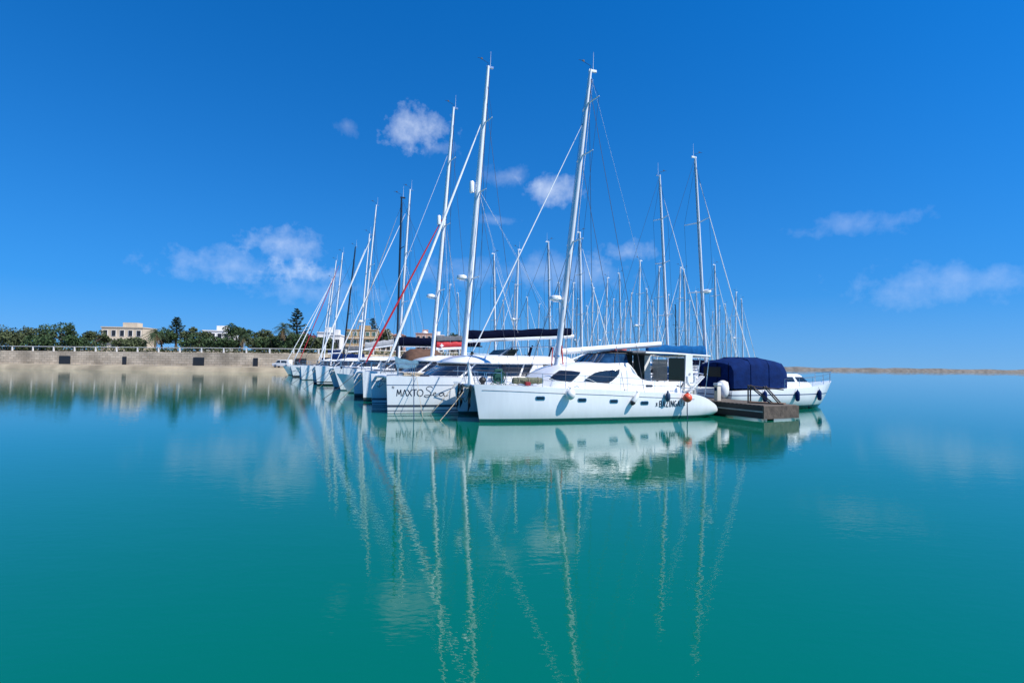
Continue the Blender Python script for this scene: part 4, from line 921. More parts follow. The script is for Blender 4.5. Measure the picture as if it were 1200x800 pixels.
FLEET = [  # top px, top y, deg, mast height, kind, label
    (679.5, 272, 204, 16.0, 'w', 'yacht whose stout white mast stands just right of the BAZINGA mast'),
    (642.5, 283, 204, 16.7, 'g', 'yacht whose grey mast rises over the end of the navy sail bag'),
    (607.5, 292, 24, 17.2, 'r', 'yacht with radar whose mast rises over the middle of the navy sail bag'),
    (579, 297, 204, 18.0, 'w', 'yacht whose white mast is next to the right of the MAXTO mast'),
    (603.5, 333, 24, 15.5, 'w', 'yacht whose shorter mast stands close left of a radar mast over the navy sail bag'),
    (655, 331, 204, 15.0, 'g', 'yacht whose thin grey mast top hides beside the BAZINGA radar dome'),
    (672, 331, 24, 14.2, 'w', 'yacht with a thin mast squeezed between the BAZINGA mast and the stout white one'),
    (676.5, 350, 24, 15.3, 'r', 'yacht with a low radar mast directly left of the stout white mast'),
    (695, 337, 24, 14.0, 'w', 'yacht with a thin mast first right of the stout white one'),
    (708.5, 371, 24, 12.6, 'g', 'yacht with the shortest mast over the white boom'),
    (711.8, 325, 24, 15.6, 'w', 'yacht with a thin white mast over the middle of the white boom'),
    (725.8, 320, 204, 16.6, 'g', 'yacht with a bare grey mast over the white boom, right of its middle'),
    (740, 343, 24, 14.6, 'w', 'yacht with a low thin mast over the outer part of the white boom'),
    (750, 305, 24, 15.8, 'r', 'yacht with radar and a tall mast over the outer end of the white boom'),
    (758, 338, 204, 17.2, 'w', 'yacht with a short mast between the radar mast and the tall bare mast'),
    (772.5, 312, 24, 16.4, 'g', 'yacht whose grey mast shows close left of the tall bare mast'),
    (791.5, 357, 204, 13.4, 'k', 'yacht with a short black mast over the royal blue boom cover'),
    (797.3, 313, 24, 17.4, 'w', 'yacht with the left of two paired masts over the royal blue boom cover'),
    (801.5, 315, 204, 15.4, 'g', 'yacht with the right of two paired masts over the royal blue boom cover'),
    (816, 341, 204, 14.4, 'w', 'yacht with a short mast just left of the radar mast with the blue cover'),
    (835, 365, 24, 15.2, 'g', 'yacht with a tiny grey mast just right of the blue cover end'),
    (837.5, 310, 204, 17.6, 'w', 'yacht with a white mast rising at the left edge of the navy canopy'),
    (862.5, 342, 24, 16.2, 'r', 'yacht with a radar mast rising above the navy canopy'),
    (527, 333, 24, 17.6, 'w', 'far yacht whose white mast rises left of the MAXTO mast, over the red sail bag'),
    (537, 343, 204, 16.8, 'g', 'far yacht whose thin grey mast almost touches the MAXTO mast on the left'),
    (700, 352, 204, 16.5, 'r', 'yacht with a low radar mast over the inner half of the white boom'),
    (719, 350, 24, 17.5, 'w', 'yacht with a low white mast between two taller ones over the white boom'),
    (783, 345, 24, 17.5, 'w', 'yacht with a low thin mast close right of the tall bare mast'),
    (850, 356, 204, 16.0, 'w', 'yacht with a low mast over the crest of the navy canopy'),
    (618, 348, 204, 16.4, 'w', 'yacht with a low white mast just right of the navy sail bag radar mast'),
    (632, 356, 24, 15.5, 'g', 'yacht with a low grey mast before the one at the bag end'),
    (662, 344, 204, 17.0, 'w', 'yacht with a slim mast crossing behind the BAZINGA mast at radar height'),
    (688, 358, 204, 16.0, 'w', 'yacht with a low mast directly right of the stout white mast'),
    (733, 352, 24, 16.5, 'w', 'yacht with a low white mast beside the bare grey one over the white boom'),
    (765, 352, 204, 16.0, 'w', 'yacht with a low mast over the tip of the white boom'),
    (808, 352, 24, 16.5, 'w', 'yacht with a low mast close right of the paired masts'),
    (824, 366, 204, 14.5, 'g', 'yacht with a low grey mast hugging the radar mast with the blue cover'),
    (843, 358, 24, 16.0, 'w', 'yacht with a low mast just inside the left edge of the navy canopy'),
    (856, 372, 204, 14.0, 'w', 'yacht with the lowest mast over the navy canopy'),
    (869, 350, 204, 17.0, 'w', 'yacht with a thin mast farthest right in the mast forest'),
    (590, 352, 204, 17.8, 'g', 'yacht with a low grey mast between two taller ones over the navy sail bag'),
]
placed = []
for k, (tx, ty, deg, hm_, kind, label) in enumerate(FLEET):
    src, rake = PR[kind]; rng = spread(k + 3)
    best = None
    for dh in (0, .6, -.6, 1.2, -1.2, 1.8, -1.8, 2.4, -2.4, 3, 3.6):
        h = hm_ + dh; s = h / 17.0; d = ray(tx, ty); P_ = CAM + d * ((h - H) / d.z)
        a = Vector((math.cos(R(deg)), math.sin(R(deg)), 0)); B = P_ - a * ((4.7 + rake) * s); C_ = B + a * (5.8 * s)
        far = min([abs((C_ - c).dot(rv)) if abs((C_ - c).dot(av)) < 11.5 else 9 for c in placed] or [9])
        if best is None or far > best[0] + .01: best = (far, s, B, C_)
        if far > 3.6: break
    o = copy_tree(src); placed.append(best[3])
    o.name = 'far_yacht'; o.location = (best[2].x, best[2].y, 0); o.rotation_euler = (0, 0, R(deg)); o.scale = (best[1],) * 3
    tag(o, label, 'sailboat', GF)
def drop(o):
    for c in list(o.children): drop(c)
    bpy.data.objects.remove(o)
for s_, r_ in PR.values(): drop(s_)
# ------------------------------------------------------------------ water, land
def edge_y(x):
    t = [(-900, 190), (-300, 150), (-110, 131), (-52, 124), (-36, 131), (0, 168), (30, 214), (70, 330), (140, 700), (260, 2200), (900, 5200)]
    return interp([(a, b_) for a, b_ in t], x)[0]
wm = bpy.data.materials.new('harbour_water'); wm.use_nodes = True; nt = wm.node_tree; bs = nt.nodes['Principled BSDF']
bs.inputs['Base Color'].default_value = (.0, .150, .118, 1); bs.inputs['Roughness'].default_value = .0; bs.inputs['IOR'].default_value = 1.58
tc = nt.nodes.new('ShaderNodeTexCoord')
def wnoise(scale, sx, sy, det, rot=0):
    mp = nt.nodes.new('ShaderNodeMapping'); mp.inputs['Scale'].default_value = (sx, sy, 1); mp.inputs['Rotation'].default_value = (0, 0, rot)
    n = nt.nodes.new('ShaderNodeTexNoise'); n.inputs['Scale'].default_value = scale; n.inputs['Detail'].default_value = det
    nt.links.new(tc.outputs['Object'], mp.inputs[0]); nt.links.new(mp.outputs[0], n.inputs['Vector']); return n.outputs['Fac']
def mathn(op, a, b_):
    n = nt.nodes.new('ShaderNodeMath'); n.operation = op
    for i, v in enumerate((a, b_)):
        if isinstance(v, (int, float)): n.inputs[i].default_value = v
        else: nt.links.new(v, n.inputs[i])
    return n.outputs[0]
hgt = mathn('ADD', mathn('MULTIPLY', wnoise(1.0, .9, 2.2, 1, .15), .42), mathn('MULTIPLY', wnoise(1.0, 4.5, 9.0, 2.5, -.2), .36))
bp = nt.nodes.new('ShaderNodeBump'); bp.inputs['Strength'].default_value = 1.0; bp.inputs['Distance'].default_value = WATER_BUMP
nt.links.new(hgt, bp.inputs['Height']); nt.links.new(bp.outputs[0], bs.inputs['Normal'])
mr_ = nt.nodes.new('ShaderNodeMapRange'); mr_.inputs['From Min'].default_value = .3; mr_.inputs['From Max'].default_value = .7
nt.links.new(wnoise(.035, 1, 1.6, 4), mr_.inputs[0])
mxn = nt.nodes.new('ShaderNodeMix'); mxn.data_type = 'RGBA'; mxn.inputs['A'].default_value = (.0, .112, .066, 1); mxn.inputs['B'].default_value = (.0, .134, .082, 1)
nt.links.new(mr_.outputs[0], mxn.inputs['Factor']); nt.links.new(mxn.outputs['Result'], bs.inputs['Base Color'])
mb = MB(); mb.add([(-6000, -60, 0), (6000, -60, 0), (6000, 7000, 0), (-6000, 7000, 0)], [(0, 1, 2, 3)])
tag(mb.build('water', wm, None, smooth=0), kind='structure')
def wall_mat():
    m = mat('limestone_wall', (.66, .55, .40), .9); nt = m.node_tree; b = nt.nodes['Principled BSDF']
    tc = nt.nodes.new('ShaderNodeTexCoord'); sp = nt.nodes.new('ShaderNodeSeparateXYZ'); cb = nt.nodes.new('ShaderNodeCombineXYZ'); br = nt.nodes.new('ShaderNodeTexBrick')
    nt.links.new(tc.outputs['Object'], sp.inputs[0]); nt.links.new(sp.outputs['X'], cb.inputs['X']); nt.links.new(sp.outputs['Z'], cb.inputs['Y']); nt.links.new(cb.outputs[0], br.inputs['Vector'])
    br.inputs['Scale'].default_value = 1; br.inputs['Brick Width'].default_value = 1.5; br.inputs['Row Height'].default_value = .6; br.inputs['Mortar Size'].default_value = .035
    br.inputs['Color1'].default_value = (.70, .58, .42, 1); br.inputs['Color2'].default_value = (.55, .45, .32, 1); br.inputs['Mortar'].default_value = (.30, .24, .17, 1)
    n = nt.nodes.new('ShaderNodeTexNoise'); n.inputs['Scale'].default_value = .22; n.inputs['Detail'].default_value = 9; nt.links.new(tc.outputs['Object'], n.inputs['Vector'])
    r = nt.nodes.new('ShaderNodeMapRange'); r.inputs['From Min'].default_value = .35; r.inputs['From Max'].default_value = .7; r.inputs['To Min'].default_value = 1.1; r.inputs['To Max'].default_value = .55; nt.links.new(n.outputs['Fac'], r.inputs[0])
    mx = nt.nodes.new('ShaderNodeMix'); mx.data_type = 'RGBA'; mx.blend_type = 'MULTIPLY'; mx.inputs['Factor'].default_value = 1; nt.links.new(br.outputs['Color'], mx.inputs['A']); nt.links.new(r.outputs[0], mx.inputs['B'])
    nt.links.new(mx.outputs['Result'], b.inputs['Base Color']); return m
ML = dict(
    land=mat('stony_ground', (.30, .25, .17), .95, noise=.35, nscale=.25, bump=.6, bscale=1.5),
    wall=wall_mat(),
    white=mat('whitewash', (.74, .72, .68), .8, noise=.08, nscale=.4), yellow=mat('ochre_render', (.42, .29, .14), .85, noise=.12, nscale=.4),
    pink=mat('pink_render', (.45, .27, .21), .85, noise=.12, nscale=.4), cream=mat('cream_render', (.55, .46, .34), .85, noise=.1, nscale=.4),
    dark=mat('dark_opening', (.02, .022, .025), .4), shutter=mat('green_shutter', (.06, .13, .10), .6), tile=mat('roof_tile', (.30, .13, .08), .85, noise=.25, nscale=1.5),
    bark=mat('bark', (.10, .075, .055), .9, noise=.3, nscale=2), palmbark=mat('palm_bark', (.20, .15, .10), .9, noise=.3, nscale=4),
    pine=mat('pine_needles', (.020, .045, .022), .8, noise=.5, nscale=.8), leaf=mat('shrub_leaves', (.035, .070, .020), .8, noise=.55, nscale=.6),
    leaf2=mat('olive_leaves', (.065, .085, .030), .8, noise=.5, nscale=.6), leafr=mat('red_blossom', (.16, .030, .028), .8, noise=.5, nscale=.6), palm=mat('palm_fronds', (.045, .075, .025), .7, noise=.4, nscale=1),
    dry=mat('dry_fronds', (.20, .14, .07), .9, noise=.3, nscale=1), rock=mat('breakwater_rock', (.15, .135, .115), .95, noise=.35, nscale=.3, bump=.8, bscale=.8))
mb = MB(); nx, ny = 150, 26; g = []
rng = spread(11)
ds = [-3, -1, 0, .6, 2, 5, 9, 13.6, 14.6, 17, 22, 30, 40, 55, 75, 100, 140, 190, 260, 400, 700, 1200]
def land_z(x, d):
    low = interp([(-900, 1.0), (-20, 1.0), (30, .8), (80, .6), (2000, .5)], x)[0]; up = interp([(-900, 4.3), (-25, 4.3), (10, 3.8), (60, 3.0), (2000, 2.0)], x)[0]
    return interp([(-3, -1.5), (-1, -.5), (0, .15), (.6, low), (13.6, low + .1), (14.6, up), (40, up + 1.0), (140, up + 2.2), (1300, up + 2)], d)[0]
xs_ = [-900 + 12 * i for i in range(93)] + [220 + 70 * i for i in range(1, 20)]
for x in xs_:
    for d in ds: g.append((x, edge_y(x) + d + (rng.uniform(-.3, .3) if d < 1 else 0), land_z(x, d) + (rng.uniform(-.15, .15) if -1 <= d <= 1 else rng.uniform(-.05, .05))))
k = len(ds); mb.add(g, [(i * k + j, (i + 1) * k + j, (i + 1) * k + j + 1, i * k + j + 1) for i in range(len(xs_) - 1) for j in range(k - 1)])
tag(mb.build('terrain', ML['land'], None, smooth=60), kind='structure')
# retaining wall with dark boathouse openings and a balustrade
def wall_path(d): return [(x, edge_y(x) + d) for x in range(-150, 31, 6)]
qw = empty('quay_wall', (-60, edge_y(-60) + 13, 1), 0); tag(qw, 'long pale limestone quay wall with dark boathouse openings', 'wall')
mb = MB(); rs = []
for x, y in wall_path(12.9):
    rs.append([(x + 60, y - edge_y(-60) - 13, -.2), (x + 60, y + .9 - edge_y(-60) - 13, -.2), (x + 60, y + .9 - edge_y(-60) - 13, land_z(x, 15) - .9), (x + 60, y - edge_y(-60) - 13, land_z(x, 15) - .9)])
mb.rings(rs).build('masonry', ML['wall'], qw, smooth=0)
def wl(x, dz=0, d=12.9): return Vector((x + 60, edge_y(x) + d - edge_y(-60) - 13, dz))
for x, w in ((-42.6, 3.4), (-53.4, 2.7), (-80, 3), (-118, 3.2), (-100, 1.2), (-64, 1.2), (-33, 3.2), (-24, 3)):
    a, b_ = wl(x), wl(x + w); n = Vector((b_.y - a.y, -(b_.x - a.x), 0)).normalized() * .06
    q = MB(); q.rings([[a + n, b_ + n, b_ + n + Vector((0, 0, 2.2)), a + n + Vector((0, 0, 2.2))], [a - n * 3, b_ - n * 3, b_ - n * 3 + Vector((0, 0, 2.2)), a - n * 3 + Vector((0, 0, 2.2))]]); q.build('boathouse_door', ML['dark'], qw, smooth=0)
bl = MB()
for x, y in wall_path(13.2): bl.box((x + 60 - .15, y - edge_y(-60) - 13 - .1, land_z(x, 15) - 1), (x + 60 + .15, y - edge_y(-60) - 13 + .1, land_z(x, 15) + .25))
rs = [[wl(x, land_z(x, 15) + .2, 13.1), wl(x, land_z(x, 15) + .2, 13.3), wl(x, land_z(x, 15) + .33, 13.3), wl(x, land_z(x, 15) + .33, 13.1)] for x, y in wall_path(0)]
bl.rings(rs); bl.build('balustrade', ML['white'], qw, smooth=0)
# houses
def house(px0, px1, ytop, Y, m, label, storeys, name='house', dome=False, roof='flat', shut='dark', cols=3):
    a, b_ = at(px0, 410, Y), at(px1, 410, Y); zt = at((px0 + px1) / 2, ytop, Y).z; zb = land_z(a.x, max(15, Y - edge_y(a.x))) - .4
    w = b_.x - a.x; dp = max(8, w * .7); rz = R(8); o = empty(name, ((a.x + b_.x) / 2, Y, zb), rz); tag(o, label, 'house')
    h = zt - zb
    w_ = MB().box((-w / 2, 0, 0), (w / 2, dp, h)).build('wall', m, o, smooth=0)
    if roof == 'flat':
        MB().box((-w / 2 - .2, -.2, h + .003), (w / 2 + .2, dp + .2, h + .35)).build('parapet', m, o, smooth=0)
        MB().box((-w * .1, dp * .3, h + .35), (w * .25, dp * .7, h + 2.0)).build('stair_head', m, o, smooth=0)
    else:
        MB().rings([[(-w / 2 - .4, -.4, h), (w / 2 + .4, -.4, h), (w / 2 + .4, dp + .4, h), (-w / 2 - .4, dp + .4, h)], [(-w / 4, dp * .45, h + w * .16), (w / 4, dp * .45, h + w * .16), (w / 4, dp * .55, h + w * .16), (-w / 4, dp * .55, h + w * .16)]]).build('roof', ML['tile'], o, smooth=0)
    if dome: MB().ball((w * .05, dp * .4, h + .2), (w * .22, w * .22, w * .2), 16, 8).build('dome', ML['white'], o, smooth=60)
    sh = h / storeys
    for s in range(storeys):
        for c in range(cols):
            x = -w / 2 + w * (c + .5) / cols; z = s * sh + sh * .3
            fr_ = MB().box((x - .75, -.12, z - .08), (x + .75, -.004, z + sh * .48 + .08)).build('window', ML['white'], o, smooth=0)
            MB().box((x - .6, -.16, z), (x + .6, -.122, z + sh * .48)).build('pane', ML[shut], fr_, smooth=0)
    if storeys > 1:
        for s in range(1, storeys): MB().box((-w / 2 - .1, -1.0, s * sh - .1), (w / 2 + .1, -.17, s * sh + .05)).build('balcony', ML['white'], o, smooth=0)
    return o
house(372, 391, 390, 178, ML['white'], 'low white house among the bushes above the quay wall', 1, cols=3)
house(386, 398, 393, 172, ML['white'], 'small white cube house touching the furled white headsail', 1, cols=2)
house(405, 441, 387, 205, ML['yellow'], 'ochre apartment house with green shutters behind the black mast', 3, shut='shutter', cols=5)
house(441, 458, 391, 215, ML['cream'], 'cream house to the right of the ochre apartment house', 2, cols=3)
house(459, 474, 393, 230, ML['pink'], 'pink house with a tiled roof behind the red furled headsail', 2, roof='tile', cols=2)
house(487, 506, 391, 245, ML['pink'], 'pink house with a white dome above the dark sail bag', 2, dome=True, cols=3)
house(503, 520, 393, 250, ML['white'], 'white house between the pink domed house and the grey sail cover', 2, cols=3)
house(526, 541, 398, 260, ML['cream'], 'cream house showing above the grey sail cover left of the MAXTO mast', 2, cols=2)
house(238, 268, 388, 185, ML['white'], 'white two storey house above the quay wall, well left of the tall pine', 2, cols=4)
house(120, 165, 384, 190, ML['cream'], 'wide cream house above the quay wall with many windows', 2, cols=5)

# vegetation
def leaves(mb, c, r, n, size, rng, m=0, hollow=.35):
    for _ in range(n):
        while True:
            p = Vector((rng.uniform(-1, 1), rng.uniform(-1, 1), rng.uniform(-1, 1)))
            if hollow < p.length < 1: break
        q = Vector(c) + Vector((p.x * r[0], p.y * r[1], p.z * r[2]))
        u = Vector((rng.gauss(0, 1), rng.gauss(0, 1), rng.gauss(0, .6))).normalized(); v = u.cross(Vector((rng.gauss(0, 1), rng.gauss(0, 1), rng.gauss(0, 1)))).normalized()
        s = size * rng.uniform(.6, 1.4); mb.add([q - u * s, q + v * s * .6, q + u * s, q - v * s * .6], [(0, 1, 2, 3)], m)
def pine(px, ytop, Y, label, seed):
    rng = spread(seed); b_ = at(px, 410, Y); zb = land_z(b_.x, Y - edge_y(b_.x)); h = at(px, ytop, Y).z - zb
    o = empty('pine_tree', (b_.x, Y, zb), rng.uniform(0, 6)); tag(o, label, 'tree', 'tall pines behind the quay')
    MB().tube([(0, 0, -.3), (.05, 0, h * .5), (0, 0, h)], [.42, .26, .04], 8).build('trunk', ML['bark'], o)
    mb = MB(); br = MB(); z = h * .22; i = 0
    while z < h * .985:
        t = z / h; ln = (h * .46) * (1 - t) ** .85 * (1.0 if t > .3 else .8) + .35
        nb_ = 6 if t < .8 else 5
        for k_ in range(nb_):
            if rng.random() < .10: continue
            a = 2 * math.pi * (k_ + rng.uniform(-.25, .25)) / nb_ + i * .5; l = ln * rng.uniform(.75, 1.12); d = Vector((math.cos(a), math.sin(a), 0)); sd = Vector((-d.y, d.x, 0))
            tip = lambda q: d * (l * q) + Vector((0, 0, z + l * (.10 * q + .16 * q * q)))
            br.tube([tip(0), tip(.5), tip(1)], [.06, .04, .015], 4)
            for s in range(30):
                q = rng.uniform(.2, 1.0); wv = rng.uniform(-1, 1) * (.24 * l * (1.05 - q) + .14)
                p = tip(q) + sd * wv + Vector((0, 0, rng.uniform(-.14, .16)))
                e = (d * rng.uniform(.4, 1) + sd * rng.uniform(-.9, .9) + Vector((0, 0, rng.uniform(-.1, .5)))).normalized(); n_ = e.cross(Vector((rng.gauss(0, 1), rng.gauss(0, 1), rng.gauss(0, 1)))).normalized(); s_ = .34 * rng.uniform(.7, 1.3)
                mb.add([p - e * s_, p + n_ * s_ * .35, p + e * s_, p - n_ * s_ * .35], [(0, 1, 2, 3)])
        z += h * .072 * (1.15 - .45 * t); i += 1
    br.build('limb', ML['bark'], o); mb.build('crown', ML['pine'], o, smooth=0)
pine(347, 362, 158, 'tall tiered pine standing above the quay wall by the shore', 3)
pine(436, 373, 212, 'tiered pine rising behind the ochre apartment house', 5)
pine(206, 372, 165, 'tiered pine by the white two storey house', 8)
def broad(px, ytop, Y, w, m, label, seed):
    rng = spread(seed); b_ = at(px, 412, Y); zb = land_z(b_.x, Y - edge_y(b_.x)); h = at(px, ytop, Y).z - zb
    o = empty('broadleaf_tree', (b_.x, Y, zb)); tag(o, label, 'tree', 'broadleaf trees behind the quay'); st = MB(); mb = MB()
    top = Vector((rng.uniform(-.4, .4), 0, h * .4)); st.tube([(0, 0, -.4), top * .5, top], [.34, .26, .2], 8)
    br = MB()
    for k_ in range(9):
        a = rng.uniform(0, 6.28); q = Vector((math.cos(a) * w * rng.uniform(.12, .42), math.sin(a) * w * rng.uniform(.1, .35), h * rng.uniform(.5, .88)))
        br.tube([top * rng.uniform(.7, 1), top.lerp(q, .5) + Vector((0, 0, .3)), q], [.14, .09, .03], 5)
        r_ = w * rng.uniform(.13, .23); leaves(mb, q, (r_, r_ * .9, r_ * rng.uniform(.55, .8)), 210, .26, rng)
        for _ in range(2):
            q2 = q + Vector((rng.uniform(-1, 1), rng.uniform(-1, 1), rng.uniform(-.6, .6))) * r_; leaves(mb, q2, (r_ * .5, r_ * .5, r_ * .4), 70, .22, rng)
    st.build('trunk', ML['bark'], o); br.build('limb', ML['bark'], o); mb.build('crown', m, o, smooth=0)
for a_ in ((70, 379, 160, 11, 'leaf', 'tall dark broadleaf tree at the far left of the quay'), (20, 385, 156, 12, 'leaf2', 'olive broadleaf tree at the very end of the quay'), (110, 388, 158, 9, 'leaf2', 'olive broadleaf tree left of the wide cream house'),
           (190, 386, 158, 8, 'leaf', 'dark broadleaf tree beside the left tiered pine'), (232, 383, 160, 9, 'leaf2', 'olive broadleaf tree left of the white two storey house'), (278, 382, 165, 9, 'leaf', 'dark broadleaf tree right of the white two storey house'), (310, 386, 160, 8, 'leaf2', 'olive broadleaf tree left of the shaggy palm')):
    broad(a_[0], a_[1], a_[2], a_[3], ML[a_[4]], a_[5], int(a_[0]))
def palm(px, ytop, Y, label, seed):
    rng = spread(seed); b_ = at(px, 412, Y); zb = land_z(b_.x, Y - edge_y(b_.x)); h = at(px, ytop, Y).z - zb - 1.2
    o = empty('palm_tree', (b_.x, Y, zb)); tag(o, label, 'palm tree', 'palms on the quay terrace')
    MB().tube([(0, 0, -.2), (.15, 0, h * .5), (.1, 0, h)], [.35, .24, .28], 8).build('trunk', ML['palmbark'], o)
    for nm, mt, n, el0, el1, ln in (('crown', ML['palm'], 60, -30, 80, 3.3), ('dead_frond', ML['dry'], 22, -75, -35, 2.2)):
        mb = MB()
        for k_ in range(n):
            a = rng.uniform(0, 6.28); e = R(rng.uniform(el0, el1)); d = Vector((math.cos(a), math.sin(a), 0)); sd = Vector((-d.y, d.x, 0)); l = ln * rng.uniform(.8, 1.15)
            P_ = lambda q: Vector((.1, 0, h)) + d * (l * q * math.cos(e)) + Vector((0, 0, l * q * math.sin(e) - l * .55 * q * q))
            for s in range(9):
                q = .12 + .1 * s
                for sg in (-1, 1):
                    p = P_(q); t = P_(q + .05) + sd * sg * (.62 * (1 - abs(q - .45))) + Vector((0, 0, -.22)); mb.add([p, P_(q + .045), t], [(0, 1, 2)])
        mb.build(nm, mt, o, smooth=0)
palm(331, 379, 148, 'shaggy palm at the left of the tall tiered pine', 2)
palm(283, 388, 150, 'shaggy palm second along the terrace from the tall pine', 4); palm(181, 386, 150, 'shaggy palm between the cream house and the pine', 6)
def bush(px, ytop, Y, w, m, label, seed, name='bush', cat='bush'):
    rng = spread(seed); b_ = at(px, 412, Y); zb = land_z(b_.x, Y - edge_y(b_.x)); h = (at(px, ytop, Y).z - zb) * 1.2 + 1.0; w *= 1.35
    o = empty(name, (b_.x, Y, zb)); tag(o, label, cat, 'bushes above the quay wall')
    st = MB()
    for k_ in range(5):
        a = rng.uniform(0, 6.28); st.tube([(0, 0, -.2), (math.cos(a) * w * .12, math.sin(a) * w * .12, h * .4), (math.cos(a) * w * .3, math.sin(a) * w * .25, h * .75)], [.14, .09, .03], 5)
    st.build('stem', ML['bark'], o); mb = MB()
    for k_ in range(15):
        c = (rng.uniform(-.34, .34) * w, rng.uniform(-.3, .3) * w * .7, h * rng.uniform(.25, .72)); r_ = w * rng.uniform(.15, .24); leaves(mb, c, (r_, r_ * .8, min(h * .27, r_)), 150, .30, rng)
    mb.build('foliage', m, o, smooth=0)
BU = [(336, 396, 152, 6, 'leaf', 'dark green bush between the palm and the tall pine'), (349, 397, 148, 7, 'leaf', 'dark bush at the foot of the tall pine'), (357, 395, 154, 5.5, 'leafr', 'reddish flowering bush right of the tall pine'),
      (366, 398, 150, 7, 'leaf2', 'olive green bush behind the furled white headsails'), (376, 400, 152, 6, 'leaf', 'rounded bush below the low white house'), (383, 402, 150, 4, 'leaf2', 'small olive bush at the right end of the hedge'),
      (320, 398, 150, 7, 'leaf', 'broad dark bush left of the shaggy palm'), (303, 400, 152, 6, 'leaf2', 'olive bush second left of the shaggy palm'), (262, 399, 150, 7, 'leaf', 'dark bush in front of the white two storey house'), (232, 397, 152, 8, 'leaf', 'wide dark bush beside the white two storey house'),
      (150, 400, 150, 8, 'leaf2', 'olive bush under the wide cream house'), (100, 398, 152, 9, 'leaf', 'wide dark bush left of the wide cream house'), (48, 398, 150, 8, 'leaf', 'dark bush by the low white house'), (8, 395, 150, 9, 'leaf2', 'olive bush at the end of the quay terrace'),
      (448, 388, 200, 6, 'leaf2', 'golden olive bush right of the ochre apartment house'), (532, 391, 245, 5, 'leaf', 'dark green bush on the skyline above the grey sail cover')]
for i, b_ in enumerate(BU): bush(b_[0], b_[1], b_[2], b_[3], ML[b_[4]], b_[5], 20 + i)
# clipped hedge behind the balustrade
rng = spread(77); mb = MB(); st = MB(); x = -150.0
while x < 26:
    y = edge_y(x) + 15.6; zb = land_z(x, 15.6); h = 1.25 + .35 * math.sin(x * .21) + rng.uniform(-.15, .2)
    leaves(mb, (x + 60, y - edge_y(-60) - 15, zb + h * .5), (1.0, .6, h * .62), 34, .24, rng)
    x += rng.uniform(.75, 1.15)
hg = empty('hedge', (-60, edge_y(-60) + 15, 0)); tag(hg, 'long low green hedge along the balustrade of the quay terrace', 'hedge')
mb.build('foliage', ML['leaf2'], hg, smooth=0)
# light van on the quay
p = at(335, 427, 131); zb = land_z(p.x, 5); vn = empty('van', (p.x, edge_y(p.x) + 5, zb), R(175)); tag(vn, 'small white van parked on the quay below the palm', 'van')
MB().rings([[(x, -.85 * k_, z) for x, z in pr] for k_ in (1,) for pr in ([(-2.1, .35), (2.0, .35), (2.1, .95), (1.35, 1.05), (.75, 1.75), (-2.05, 1.8)],)] + [[(x, .85, z) for x, z in [(-2.1, .35), (2.0, .35), (2.1, .95), (1.35, 1.05), (.75, 1.75), (-2.05, 1.8)]]]).build('body', M['gel'], vn, bevel=.05)
for sg in (-1, 1):
    MB().prism([(.1, 1.1), (1.2, 1.1), (.7, 1.65), (.1, 1.65)], sg * .855, sg * .87).build('side_window', M['glass'], vn); MB().prism([(-1.6, 1.1), (-.1, 1.1), (-.1, 1.6), (-1.6, 1.6)], sg * .855, sg * .87).build('side_window', M['glass'], vn)
    for x in (-1.35, 1.3):
        wh = MB().lathe((x, sg * .72, .33), [(.02, 0), (.3, .01), (.33, .05), (.33, .17), (.3, .2), (.02, .21)], 16, axis=Vector((0, sg, 0))).build('wheel', M['rubber'], vn)
        MB().lathe((x, sg * .935, .33), [(.02, 0), (.17, .004), (.15, .012), (.02, .02)], 12, axis=Vector((0, sg, 0))).build('rim', M['steel'], wh)
MB().rings([[(1.40, y, 1.08) for y in (-.75, .75)] + [(.82, y, 1.70) for y in (.70, -.70)], [(1.43, y, 1.09) for y in (-.75, .75)] + [(.85, y, 1.71) for y in (.70, -.70)]]).build('windscreen', M['glass'], vn)
# long breakwater closing the harbour on the right
mb = MB(); rng = spread(31); bwx = list(range(20, 1500, 9)); rs = []
for x in bwx:
    y = 430 + (x - 20) * .05 + rng.uniform(-.6, .6); h = 2.3 + rng.uniform(-.5, .4)
    rs.append([(x, y - 7, -1), (x, y - 4, 1.2 + rng.uniform(-.4, .4)), (x, y - 2, h), (x, y + 2, h + rng.uniform(-.3, .3)), (x, y + 7, -1)])
tag(mb.rings(rs).build('breakwater', ML['rock'], None, smooth=20), 'long low grey rock breakwater across the harbour mouth', 'breakwater')
# ------------------------------------------------------------------ sun and sky
SUN_EL, SUN_AZ = R(50), math.atan2(.88, -.47)                    # azimuth measured from +Y towards +X
sd = Vector((math.sin(SUN_AZ) * math.cos(SUN_EL), math.cos(SUN_AZ) * math.cos(SUN_EL), math.sin(SUN_EL)))
sl_ = bpy.data.lights.new('sun', 'SUN'); sl_.energy = SUN_E; sl_.angle = R(.53); sl_.color = (1, .965, .91)
so = bpy.data.objects.new('sun', sl_); COL.objects.link(so); so.rotation_euler = (-sd).to_track_quat('-Z', 'Y').to_euler(); so.location = (40, -20, 60)
w = bpy.data.worlds.new('World'); sc.world = w; w.use_nodes = True; nt = w.node_tree; bg = nt.nodes['Background']
sk = nt.nodes.new('ShaderNodeTexSky'); sk.sky_type = 'NISHITA'; sk.sun_disc = False; sk.sun_elevation = SUN_EL; sk.sun_rotation = SUN_AZ
sk.air_density = 1.0; sk.dust_density = .05; sk.ozone_density = 2.0; sk.altitude = 0
def N(t, **k):
    n = nt.nodes.new(t)
    for a, v in k.items(): setattr(n, a, v)
    return n
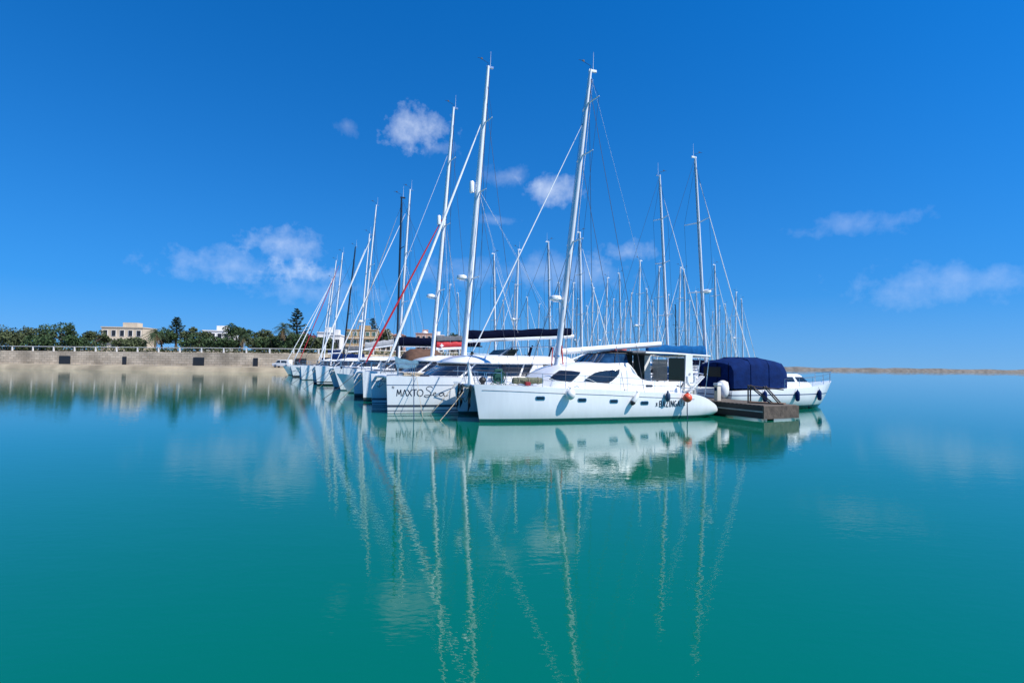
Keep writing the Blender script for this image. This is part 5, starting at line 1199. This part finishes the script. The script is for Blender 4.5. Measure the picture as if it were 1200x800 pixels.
def ma(op, a, b_=0, clamp=False):
    n = N('ShaderNodeMath', operation=op, use_clamp=clamp)
    for i, v in enumerate((a, b_)):
        if isinstance(v, (int, float)): n.inputs[i].default_value = v
        else: nt.links.new(v, n.inputs[i])
    return n.outputs[0]
hs_ = N('ShaderNodeHueSaturation'); hs_.inputs['Saturation'].default_value = SKY_SAT; hs_.inputs['Hue'].default_value = SKY_HUE; hs_.inputs['Value'].default_value = SKY_VAL
nt.links.new(sk.outputs[0], hs_.inputs['Color'])
tcw = N('ShaderNodeTexCoord'); D = tcw.outputs['Generated']
lift = N('ShaderNodeVectorMath', operation='ADD'); nt.links.new(D, lift.inputs[0]); lift.inputs[1].default_value = (0, 0, .15)
nrm = N('ShaderNodeVectorMath', operation='NORMALIZE'); nt.links.new(lift.outputs[0], nrm.inputs[0]); nt.links.new(nrm.outputs[0], sk.inputs['Vector'])
def dotv(v):
    n = N('ShaderNodeVectorMath', operation='DOT_PRODUCT'); nt.links.new(D, n.inputs[0]); n.inputs[1].default_value = tuple(v); return n.outputs['Value']
nz1 = N('ShaderNodeTexNoise'); nz1.inputs['Scale'].default_value = 9; nz1.inputs['Detail'].default_value = 9; nz1.inputs['Roughness'].default_value = .6; nt.links.new(D, nz1.inputs['Vector'])
nz2 = N('ShaderNodeTexNoise'); nz2.inputs['Scale'].default_value = 30; nz2.inputs['Detail'].default_value = 10; nz2.inputs['Roughness'].default_value = .6; nt.links.new(D, nz2.inputs['Vector'])
wob = ma('ADD', ma('MULTIPLY', ma('SUBTRACT', nz1.outputs['Fac'], .5), 2.6), ma('MULTIPLY', ma('SUBTRACT', nz2.outputs['Fac'], .5), 2.6))
total = None
for px, py, wx, wy, op in CLOUDS:
    c = ray(px, py).normalized(); rx = Vector((c.y, -c.x, 0)).normalized(); ux = rx.cross(c)
    u = ma('DIVIDE', dotv(rx), wx / F); v = ma('DIVIDE', dotv(ux), wy / F)
    r = ma('SQRT', ma('ADD', ma('MULTIPLY', u, u), ma('MULTIPLY', v, v)))
    front = ma('GREATER_THAN', dotv(c), .5)
    q = ma('MULTIPLY', ma('MULTIPLY', ma('SUBTRACT', ma('ADD', 1.0, wob), r, ), .75, True), op)
    q = ma('MULTIPLY', ma('MULTIPLY', q, front), 1)
    total = q if total is None else ma('ADD', ma('MULTIPLY', ma('SUBTRACT', 1, q), total), q)
total = ma('MINIMUM', total, 1.0)
el_ = dotv((0, 0, 1))
hz_ = ma('MULTIPLY', ma('POWER', 2.718, ma('MULTIPLY', ma('MAXIMUM', el_, 0), -5.5)), .62)
hz = N('ShaderNodeMix', data_type='RGBA'); nt.links.new(hz_, hz.inputs['Factor']); nt.links.new(hs_.outputs[0], hz.inputs['A']); hz.inputs['B'].default_value = (.95, 2.0, 3.5, 1)
mxw = N('ShaderNodeMix', data_type='RGBA'); nt.links.new(total, mxw.inputs['Factor']); nt.links.new(hz.outputs['Result'], mxw.inputs['A']); mxw.inputs['B'].default_value = CLOUD_COL
nt.links.new(mxw.outputs['Result'], bg.inputs['Color']); bg.inputs['Strength'].default_value = SKY_STR
vs = sc.view_settings; vs.view_transform = 'Standard'; vs.look = 'None'; vs.gamma = 1; vs.use_curve_mapping = False; vs.exposure = EXPO
sc.cycles.max_bounces = 8; sc.cycles.transparent_max_bounces = 12; sc.cycles.use_denoising = True
sc.cycles.sample_clamp_indirect = 6
